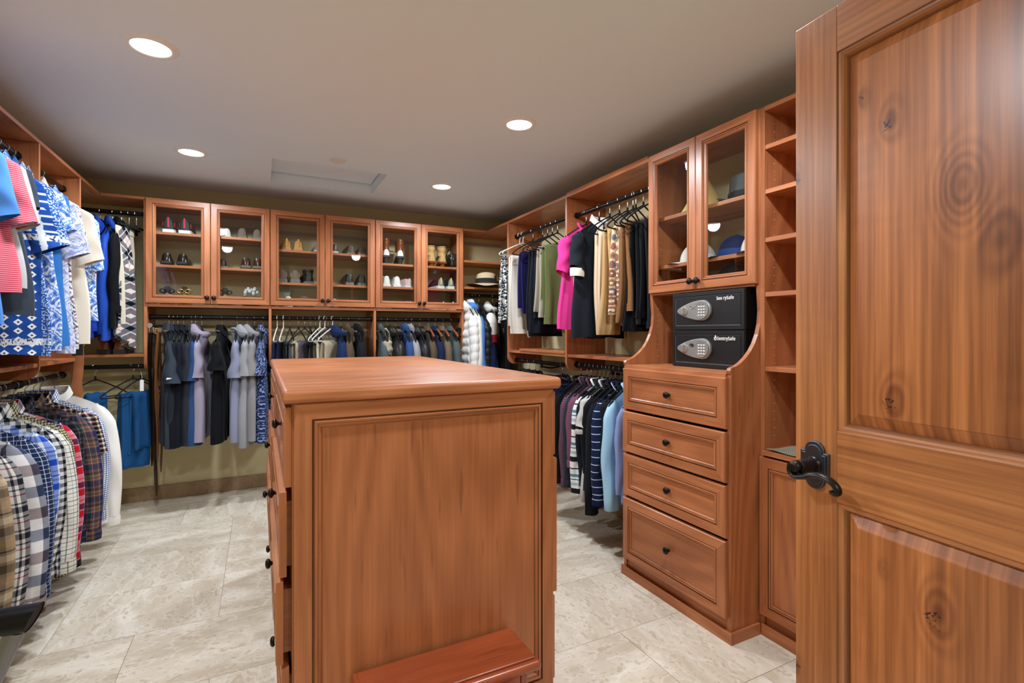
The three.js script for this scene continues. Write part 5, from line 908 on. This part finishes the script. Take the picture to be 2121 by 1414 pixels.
// boots on the corner shelf
for (const [x, w] of [[-0.955, 'left'], [-0.868, 'right']]) shoe('leather_boot', 'brown leather boot with thick black sole on the corner shelf, the ' + w + ' one', 'boot', [x, 1.1175, -4.305], 0.04, { upper: M.bootBrown, soleM: M.sole, sole: 0.034, H: 0.085, shaft: 0.03, W: 0.045, L: 0.27 });
// glass trinkets low in the first cabinet
for (const [x, z, label, m] of [[-0.60, -4.38, 'small rosy perfume bottle with a dark bow at the bottom left of the cabinet', mat(0xd2a59a, { roughness: 0.1, transmission: 0.6, thickness: 0.03 })], [-0.495, -4.38, 'small gold perfume bottle with a dark stopper beside the rosy one', M.gold], [-0.235, -4.37, 'small amber glass bottle with gold top, right of the cabinet knobs', mat(0xd8b070, { roughness: 0.1, transmission: 0.6, thickness: 0.03 })]]) {
  const t = thing('perfume_bottle', label, 'bottle', [x, Y0 + 0.0005, z]); t.scale.setScalar(1.65);
  mesh('flask', lathe([[0.0001, 0], [0.026, 0], [0.032, 0.012], [0.028, 0.034], [0.012, 0.046], [0.009, 0.056], [0.0001, 0.056]], 24), m, t); mesh('stopper', lathe([[0.0001, 0.056], [0.012, 0.056], [0.015, 0.068], [0.008, 0.08], [0.0001, 0.082]], 18), M.dark, t);
  mesh('bow', merge([-1, 1].map((s) => new THREE.TorusGeometry(0.012, 0.004, 6, 14).scale(1, 0.7, 1).translate(s * 0.014, 0.06, 0.01))), x < -0.3 && x > -0.55 ? M.gold : M.dark, t);
}
{
  const t = thing('jewel_stand', 'cluster of glittering crystal beads on a silver stand, bottom right of the first cabinet', 'ornament', [-0.06, Y0 + 0.0005, -4.37]); t.scale.set(1.2, 1.6, 1.2);
  mesh('stand', lathe([[0.0001, 0], [0.055, 0], [0.056, 0.006], [0.05, 0.03], [0.052, 0.045], [0.0001, 0.045]], 28), mat(0x9aa0a4, { metalness: 0.9, roughness: 0.25 }), t);
  for (let i = 0; i < 14; i++) { const a = i * 2.4, r = 0.012 + 0.03 * Math.sqrt((i + 1) / 14); mesh('bead', new THREE.IcosahedronGeometry(0.0105, 0).translate(Math.cos(a) * r, 0.053 + (14 - i) * 0.0022, Math.sin(a) * r), mat(0xf2f4f5, { roughness: 0.05, metalness: 0.35 }), t); }
}
{
  const t = thing('trinket_jar', 'small pale blue jar with a white lid low in the middle cabinet', 'jar', [0.545, Y0 + 0.0005, -4.37]);
  mesh('jar', lathe([[0.0001, 0], [0.022, 0], [0.025, 0.01], [0.025, 0.05], [0.02, 0.056]], 20), mat(0x9fb9c4, { roughness: 0.15 }), t); mesh('lid', lathe([[0.0001, 0.074], [0.018, 0.074], [0.021, 0.07], [0.021, 0.056], [0.0001, 0.056]], 20), M.whiteLeather, t);
}
{
  const t = thing('storage_box', 'pale green upright box behind the mint slipper in the middle cabinet', 'box', [0.165, Y0 + 0.0005, -4.5]);
  mesh('carton', rbox(0.11, 0.165, 0.11, 0.003).translate(0, 0.083, 0), mat(0xa8bfb3, { roughness: 0.8 }), t); mesh('lid', rbox(0.114, 0.02, 0.114, 0.003).translate(0, 0.172, 0), mat(0xa0b8ab, { roughness: 0.8 }), t);
}
// ================================================================ HATS
{
  const t = thing('sun_hat', 'straw sun hat with wide wavy brim and black band on the corner shelf', 'hat', [1.905, 1.694, -4.33], 0.2);
  const straw = mat(0xffffff, { map: tex(128, 128, 0.06, 0.06, (x, y) => { const k = 0.9 + 0.1 * Math.sin(x * 2094) * Math.sin(y * 2094); return [226 * k, 204 * k, 160 * k]; }), roughness: 0.9, side: THREE.DoubleSide });
  mesh('crown', grid(36, 14, (a, v) => { const th = a * 2 * PI, r = v < 0.55 ? lerp(0.098, 0.088, v / 0.55) : 0.088 * Math.cos((v - 0.55) / 0.45 * PI / 2), y = 0.03 + (v < 0.55 ? v / 0.55 * 0.075 : 0.075 + 0.035 * Math.sin((v - 0.55) / 0.45 * PI / 2)); return [Math.cos(th) * r, y, Math.sin(th) * r * 1.08, a * 0.6, v * 0.2]; }, true), straw, t);
  mesh('brim', grid(60, 8, (a, v) => { const th = a * 2 * PI, r = lerp(0.097, 0.205, v); return [Math.cos(th) * r, 0.03 - 0.016 * v + v * v * (0.012 * Math.sin(2 * th + 0.6) + 0.006 * Math.sin(5 * th)), Math.sin(th) * r * 0.95, a * 0.9, v * 0.12]; }, true), straw, t);
  const band = mat(0x1a1a1d, { roughness: 0.9, side: THREE.DoubleSide });
  mesh('band', grid(36, 3, (a, v) => { const th = a * 2 * PI, r = lerp(0.1005, 0.0955, v); return [Math.cos(th) * r, 0.032 + v * 0.045, Math.sin(th) * r * 1.08, a, v]; }, true), band, t);
  mesh('patch', grid(8, 6, (u, v) => { const th = lerp(0.75, 1.25, u), r = lerp(0.0965, 0.091, v); return [Math.cos(th) * r, 0.06 + v * 0.045, Math.sin(th) * r * 1.08, u, v]; }), band, t);
  mesh('bow', merge([new THREE.SphereGeometry(0.02, 14, 10).scale(1.3, 0.7, 0.6).translate(0.105, 0.045, 0.03), new THREE.SphereGeometry(0.018, 14, 10).scale(1.2, 0.6, 0.6).translate(0.118, 0.04, -0.01)]), band, t);
}
function cap(label, pos, ry, m, brimM, o = {}) {
  const t = thing('baseball_cap', label, 'cap', pos, ry);
  mesh('crown', grid(30, 12, (a, v) => { const th = a * 2 * PI, e = v * PI / 2; return [Math.sin(th) * 0.082 * Math.cos(e), 0.012 + 0.105 * Math.sin(e), Math.cos(th) * 0.095 * Math.cos(e), a, v]; }, true), m, t);
  mesh('brim', grid(20, 6, (u, v) => { const th = lerp(-1.15, 1.15, u), x = Math.sin(th) * 0.083, z = Math.cos(th) * 0.096 + v * 0.075 * Math.cos(th * 0.9); return [x * (1 + 0.05 * v), 0.012 - 0.01 * v - x * x * 2.2 * v, z, u, v]; }), brimM, t);
  mesh('button', new THREE.SphereGeometry(0.006, 10, 8).translate(0, 0.117, 0), m, t);
  if (o.band) mesh('band', grid(30, 2, (a, v) => { const th = a * 2 * PI; return [Math.sin(th) * 0.0835, 0.013 + v * 0.03, Math.cos(th) * 0.0965, a, v]; }, true), o.band, t);
  return t;
}
const navyCap = mat(0x18244f, { roughness: 0.85, side: THREE.DoubleSide }), paleCap = mat(0xd9d4cc, { roughness: 0.9, side: THREE.DoubleSide }), blueCap = mat(0x26478c, { roughness: 0.85, side: THREE.DoubleSide });
cap('navy baseball cap in the glass cabinet above the safes', [2.075, 1.6245, -1.69], -PI / 2, navyCap, navyCap, { band: blueCap });
cap('pale cream baseball cap leaning beside the navy cap in the glass cabinet', [2.055, 1.6245, -1.545], -PI / 2 + 0.3, paleCap, paleCap);
cap('off-white baseball cap behind the left glass door above the safes', [2.06, 1.6245, -1.915], -PI / 2 - 0.3, paleCap, mat(0xe6e2da, { roughness: 0.9, side: THREE.DoubleSide }));
cap('dark blue cap lying on the cabinet floor above the safes', [2.06, 1.4855, -1.69], -PI / 2, mat(0x1a1f33, { roughness: 0.9, side: THREE.DoubleSide }), blueCap);
{
  const m = mat(0x4a4e4f, { roughness: 0.85, side: THREE.DoubleSide });
  const t = thing('brimmed_hat', 'large grey brimmed hat on the top shelf of the right glass cabinet', 'hat', [2.06, 1.8795, -1.60], 0, undefined);
  mesh('crown', grid(36, 12, (a, v) => { const th = a * 2 * PI, r = v < 0.6 ? lerp(0.1, 0.092, v / 0.6) : 0.092 * Math.cos((v - 0.6) / 0.4 * PI / 2), y = 0.012 + (v < 0.6 ? v / 0.6 * 0.1 : 0.1 + 0.025 * Math.sin((v - 0.6) / 0.4 * PI / 2)); return [Math.cos(th) * r * 0.95, y, Math.sin(th) * r, a, v]; }, true), m, t);
  mesh('brim', grid(48, 6, (a, v) => { const th = a * 2 * PI, r = lerp(0.098, 0.155, v); return [Math.cos(th) * r * 0.9, 0.012 + v * v * 0.025 * (0.6 - Math.cos(2 * th)), Math.sin(th) * r, a, v]; }, true), m, t);
  mesh('band', grid(36, 2, (a, v) => { const th = a * 2 * PI; return [Math.cos(th) * 0.0965, 0.014 + v * 0.03, Math.sin(th) * 0.1015, a, v]; }, true), M.dark, t);
  const s = thing('straw_hat', 'woven straw cone hat behind the left glass door on the top shelf', 'hat', [2.03, 1.8795, -1.85]);
  const straw = mat(0xc9a566, { roughness: 0.9, side: THREE.DoubleSide });
  mesh('cone', grid(40, 12, (a, v) => { const th = a * 2 * PI, r = lerp(0.115, 0.018, v) + 0.0015 * Math.sin(v * 70); return [Math.cos(th) * r, 0.001 + v * 0.17, Math.sin(th) * r, a, v]; }, true), straw, s); mesh('tip', new THREE.SphereGeometry(0.019, 14, 8).translate(0, 0.171, 0), straw, s);
  const c = thing('white_cloth', 'small folded white cloth beside the navy cap in the glass cabinet', 'cloth', [1.965, 1.6245, -1.775], 0.2);
  mesh('fold', rbox(0.05, 0.014, 0.06, 0.006, 3).translate(0, 0.0075, 0), C.white, c); mesh('fold', rbox(0.046, 0.012, 0.05, 0.005, 3).translate(0.004, 0.0205, 0), C.white, c);
}
// ================================================================ THE TWO SAFES
const font = await new FontLoader().loadAsync('fonts/droid/droid_sans_bold.typeface.json');
const safePaint = mat(0x0b0b0d, { roughness: 0.42, bumpMap: tex(256, 256, 0.09, 0.09, (x, y) => { const v = 128 + 90 * nz(x * 900, y * 900); return [v, v, v]; }, THREE.RepeatWrapping, false), bumpScale: 0.0003 });
const silver = mat(0x9b9a97, { metalness: 0.55, roughness: 0.42 }), key = mat(0xdcdbd6, { roughness: 0.35 });
function safe(label, y, h, text, flame, lockOpen) {
  const t = thing('safe', label, 'safe', [2.035, y, -1.69], -PI / 2), W = 0.424, D = 0.33, zf = D / 2;
  mesh('body', merge([planar(rbox(W, h, D, 0.003).translate(0, h / 2, 0), 'y')]), safePaint, t);
  mesh('frame', frameRing(W - 0.004, h - 0.004, [[0, 0.0], [0, 0.005], [0.001, 0.006], [0.016, 0.006], [0.017, 0.005], [0.017, 0.0]], false).translate(0, h / 2, zf - 0.001), safePaint, t);
  const d = mesh('door', merge([planar(rbox(W - 0.042, h - 0.042, 0.006, 0.0018).translate(0, 0, 0), 'y')]), safePaint, t); d.position.set(0, h / 2, zf + 0.001);
  mesh('door_edge', merge([rbox(W - 0.044, 0.0016, 0.0012, 0.0004, 1).translate(0, -(h - 0.042) / 2 + 0.001, 0.0028), rbox(0.0012, h - 0.05, 0.0012, 0.0004, 1).translate(-(W - 0.044) / 2 + 0.0006, 0, 0.0028)]), mat(0x8d9296, { metalness: 0.6, roughness: 0.5 }), d);
  // tear-drop escutcheon with a round keypad
  const R0 = 0.0475, cx = -0.012, cy = 0.002, tip = -0.176;
  const drop = (k) => { const p = [], r = R0 * k, n = 40; for (let i = 0; i <= n; i++) { const a = i / n * 2 * PI, c = Math.cos(a), s = Math.sin(a); const left = c < 0 ? Math.pow(-c, 1.0) : 0; p.push(new THREE.Vector2(cx + (c > 0 ? c * r : c * (cx - tip) * k), cy + s * r * (1 - 0.42 * left * left) * (c < 0 ? Math.sqrt(Math.max(0, 1 - 0.0 * left)) : 1))); } return new THREE.Shape(p); };
  mesh('lock_panel', new THREE.ExtrudeGeometry(drop(0.94), { depth: 0.006, bevelEnabled: true, bevelSize: 0.004, bevelThickness: 0.006, bevelSegments: 4, curveSegments: 4 }).translate(0, 0, 0.003), silver, d);
  mesh('keypad', merge([cyl(0.037, 0.039, 0.004, 36).rotateX(PI / 2).translate(cx, cy, 0.0165), new THREE.TorusGeometry(0.0385, 0.0022, 8, 40).translate(cx, cy, 0.0175)]), mat(0x8b8985, { roughness: 0.5, metalness: 0.3 }), d);
  for (let i = 0; i < 4; i++) for (let j = 0; j < 3; j++) mesh('key', new THREE.SphereGeometry(0.0052, 12, 8).scale(1.1, 0.8, 0.55).translate(cx - 0.0155 + j * 0.0155, cy + 0.0165 - i * 0.0135, 0.0188), key, d);
  for (let j = 0; j < 3; j++) mesh('indicator', new THREE.SphereGeometry(0.002, 8, 6).translate(cx - 0.012 + j * 0.012, cy + 0.028, 0.0188), mat(0x55534f, { roughness: 0.4 }), d);
  mesh('knob', merge([cyl(0.0205, 0.023, 0.006, 30).rotateX(PI / 2).translate(-0.122, cy, 0.0165), rbox(0.011, 0.036, 0.016, 0.004, 3).translate(-0.122, cy, 0.025)]), mat(0xbdbcb8, { metalness: 0.7, roughness: 0.3 }), d);
  if (lockOpen) mesh('keyhole', merge([cyl(0.007, 0.007, 0.004, 18).rotateX(PI / 2).translate(-0.070, 0.019, 0.0155), new THREE.TorusGeometry(0.0085, 0.0015, 6, 22).scale(1.35, 0.8, 1).translate(-0.074, 0.018, 0.0165)]), mat(0x3a3937, { metalness: 0.5, roughness: 0.4 }), d);
  else mesh('key_cover', new THREE.TorusGeometry(0.0095, 0.0016, 6, 24).scale(1.3, 0.8, 1).translate(-0.075, 0.018, 0.0155), silver, d);
  const g = new TextGeometry(text, { font, size: 0.0135, depth: 0.0012, curveSegments: 4, bevelEnabled: false }); g.computeBoundingBox();
  const bw = g.boundingBox.max.x; g.scale(0.098 / bw * (text.includes(' ') ? 0.96 : 1), 1.15, 1); const shift = text.includes(' ') ? 0.062 : 0.066;
  mesh('lettering', g.translate(shift, h / 2 - 0.045, 0.0032), mat(0xe4e3df, { roughness: 0.45 }), d);
  if (flame) { const s = new THREE.Shape(); s.absarc(0, 0, 0.0078, PI * 0.62, PI * 2.2, false); s.quadraticCurveTo(0.004, 0.010, 0.0025, 0.0165); s.quadraticCurveTo(-0.004, 0.013, -0.0025, 0.0072); const h2 = new THREE.Path(); h2.absarc(0.0005, -0.0008, 0.0036, 0, 2 * PI, true); s.holes.push(h2); mesh('emblem', new THREE.ExtrudeGeometry(s, { depth: 0.0012, bevelEnabled: false, curveSegments: 10 }).translate(0.056, h / 2 - 0.0385, 0.0032), mat(0xe4e3df, { roughness: 0.45 }), d); }
  return t;
}
safe('lower black electronic safe with silver keypad, standing on the dresser counter', 1.1005, 0.178, 'SentrySafe', true, true);
safe('upper black electronic safe stacked on the other, one letter of its name missing', 1.2795, 0.182, 'Sen rySafe', false, false);
solo('paper', [rbox(0.002, 0.075, 0.05, 0.0005, 1).rotateX(0.08).translate(1.945, 1.139, -1.925), rbox(0.002, 0.06, 0.045, 0.0005, 1).rotateX(-0.12).translate(1.955, 1.1315, -1.93)], mat(0xe8dcd6, { roughness: 0.9 }), 'folded pale papers tucked at the left side of the lower safe', 'paper');
{
  const m = mat(0xffffff, { roughness: 0.9, map: tex(128, 128, 0.02, 0.02, (x, y) => { const k = (Math.sin(x * 628) + Math.sin(y * 628)) > 0.3; return k ? [196, 192, 170] : [92, 96, 84]; }), side: THREE.DoubleSide });
  const t = thing('woven_cloth', 'pale green checked woven cloth on the tower counter beside the door handle', 'cloth', [1.98, 0.7765, -1.16]);
  mesh('cloth', grid(14, 14, (u, v) => { const x = (u - 0.5) * 0.2, z = (v - 0.5) * 0.34; return [x, 0.005 + 0.003 * Math.sin(x * 40) + 0.003 * Math.sin(z * 30), z - 0.04 + x * 0.25, x, z]; }), m, t);
}
// ================================================================ BELTS
function belt(label, pos, ry, L, m, o = {}) {
  const t = thing('belt', label, 'belt', pos, ry), w = o.w || 0.034;
  mesh('strap', grid(4, 40, (u, v) => { const x = (u - 0.5) * w * (v > 0.93 ? 1 - (v - 0.93) * 8 * Math.abs(u - 0.5) * 2 : 1), y = -0.03 - v * L; return [x + 0.006 * Math.sin(v * 7 + (o.ph || 0)), y, 0.006 * Math.sin(v * 5 + (o.ph || 0)) + (u === 0 || u === 1 ? 0 : 0.0022), u * w, v * L]; }), m, t);
  mesh('strap_back', grid(4, 40, (u, v) => { const x = (u - 0.5) * w * 0.98, y = -0.03 - v * L * 0.62; return [x + 0.006 * Math.sin(v * 7 + (o.ph || 0)), y, -0.006 + 0.006 * Math.sin(v * 5 + (o.ph || 0)), u * w, v * L]; }), m, t);
  mesh('buckle', merge([tube([[-w * 0.62, 0, 0], [w * 0.62, 0, 0], [w * 0.62, -0.036, 0.004], [-w * 0.62, -0.036, 0.004]], 0.0026, 40, 6, true, 0.08), tube([[0, -0.034, 0.002], [0, 0.002, 0.007]], 0.002, 6, 6)]), o.buckle || chrome, t);
  return t;
}
const lea = (c) => mat(c, { roughness: 0.45, clearcoat: 0.2, side: THREE.DoubleSide });
{
  const t = thing('belt_rack', 'round grey belt rack knob with black arm on the first bay panel', 'rack', [PX[0] + 0.0105, 1.318, -4.34]);
  mesh('arm', cyl(0.006, 0.006, 0.1, 12).rotateZ(PI / 2).translate(0.05, 0, 0), blackMetal, t); mesh('disc', cyl(0.016, 0.016, 0.006, 24).rotateX(PI / 2).translate(0.012, 0, 0.03), silver, t); mesh('tip', new THREE.SphereGeometry(0.011, 14, 10).translate(0.1, 0.004, 0), blackMetal, t);
  belt('dark brown belt hanging longest on the belt rack, its tip near the floor', [-0.664, 1.30, -4.335], 0.9, 1.17, lea(0x2e1d14), { ph: 1, w: 0.03 });
  belt('tan brown belt with brass buckle hanging in front on the belt rack', [-0.655, 1.295, -4.315], 0.3, 0.92, lea(0x70411c), { ph: 2, buckle: M.gold, w: 0.016 });
  belt('black belt with silver buckle nearest the panel on the belt rack', [-0.688, 1.302, -4.325], 1.1, 0.95, lea(0x14110f), { ph: 3 });
  belt('chestnut brown belt furthest from the panel on the belt rack', [-0.633, 1.30, -4.345], 1.3, 1.0, lea(0x50301c), { ph: 4.4 });
}
belt('wide tan belt with black buckle strap hanging at the left corner shelf', [-0.963, 1.225, -3.80], 0.25, 0.48, lea(0xa4633a), { w: 0.046, ph: 0.4, buckle: M.gold });
{ const c = solo('belt_strap', rbox(0.05, 0.075, 0.016, 0.004).rotateY(0.25).translate(-0.963, 1.168, -3.80), mat(0x0e0e0f, { roughness: 0.6 }), 'black strap end wrapped round the top of the wide tan belt', 'strap'); }
belt('black belt with a broad metal buckle hanging beside the navy and red fleece coat', [2.03, 1.30, -4.16], 0.3, 0.5, lea(0x131214), { w: 0.05, ph: 2.2 });
{
  const t = thing('belt_rack', 'black belt rack at the right end of the third bay under the cabinet', 'rack', [PX[3] - 0.0105, 1.29, -4.34]);
  mesh('arm', cyl(0.007, 0.007, 0.07, 12).rotateZ(PI / 2).translate(-0.035, 0, 0), blackMetal, t); mesh('disc', cyl(0.022, 0.022, 0.02, 24).rotateX(PI / 2).translate(-0.02, 0, 0.03), blackMetal, t); mesh('bar', rbox(0.05, 0.008, 0.06, 0.003).translate(-0.025, -0.055, 0.01), blackMetal, t);
  belt('reddish brown belt hanging on the rack at the right end of the third bay', [1.612, 1.22, -4.335], 0.4, 0.6, lea(0x7a3a1c), { ph: 1.2, w: 0.03, buckle: blackMetal });
}
{
  const t = thing('paper_tag', 'small white paper tag hanging on the black hangers above the blue jeans', 'tag', [-0.722, 0.995, -4.20], 0.3);
  mesh('card', rbox(0.022, 0.075, 0.0012, 0.0005, 1).translate(0, -0.09, 0), mat(0xf2f2f0, { roughness: 0.6 }), t); mesh('string', tube([[-0.004, 0.0, -0.01], [0, -0.03, 0], [0, -0.054, 0]], 0.0008, 8, 5), C.white, t);
}
// ================================================================ TUBE FRAME IN THE NEAR LEFT CORNER
{
  const steel = mat(0x15171b, { metalness: 0.6, roughness: 0.3 }), steel2 = mat(0x7d8288, { metalness: 0.5, roughness: 0.38 }), plug = mat(0x241f1c, { roughness: 0.75 });
  const t = thing('tube_frame', 'dark metal tube with a slanted cap on a grey strut in the near left corner', 'equipment', [-0.62, 0, -1.28]);
  const bar = (a, b, r, n = 28) => tube([a, a.map((x, i) => (x + b[i]) / 2), b], r, 12, n);
  const W = (x, y, z) => [x + 0.62, y, z + 1.28];
  mesh('top_tube', bar(W(-0.86, 0.750, -1.235), W(-0.40, 0.754, -1.203), 0.023), steel, t);
  const L0 = new THREE.CylinderGeometry(0.0235, 0.0235, 0.04, 32, 1, true).rotateZ(PI / 2), sh = (g) => { const p = g.attributes.position; for (let i = 0; i < p.count; i++) if (p.getX(i) > 0) p.setX(i, p.getX(i) + p.getY(i) * 0.42 - p.getZ(i) * 0.1); return g; };
  mesh('end_cap', sh(L0).rotateY(-0.07).translate(...W(-0.385, 0.754, -1.202)), steel, t);
  mesh('end_plug', sh(cyl(0.0225, 0.0225, 0.036, 32).rotateZ(PI / 2)).rotateY(-0.07).translate(...W(-0.385, 0.754, -1.202)), plug, t);
  mesh('strut', bar(W(-0.392, 0.735, -1.206), W(-0.567, 0.30, -1.285), 0.0145), steel2, t);
  mesh('leg', bar(W(-0.567, 0.30, -1.285), W(-0.57, 0.003, -1.285), 0.0145), steel, t);
  mesh('leg', bar(W(-0.85, 0.73, -1.225), W(-0.85, 0.003, -1.225), 0.019), steel, t);
  mesh('foot', rbox(0.5, 0.02, 0.05, 0.006).translate(...W(-0.70, 0.0105, -1.25)), steel, t);
}
renderer.render(scene, camera);
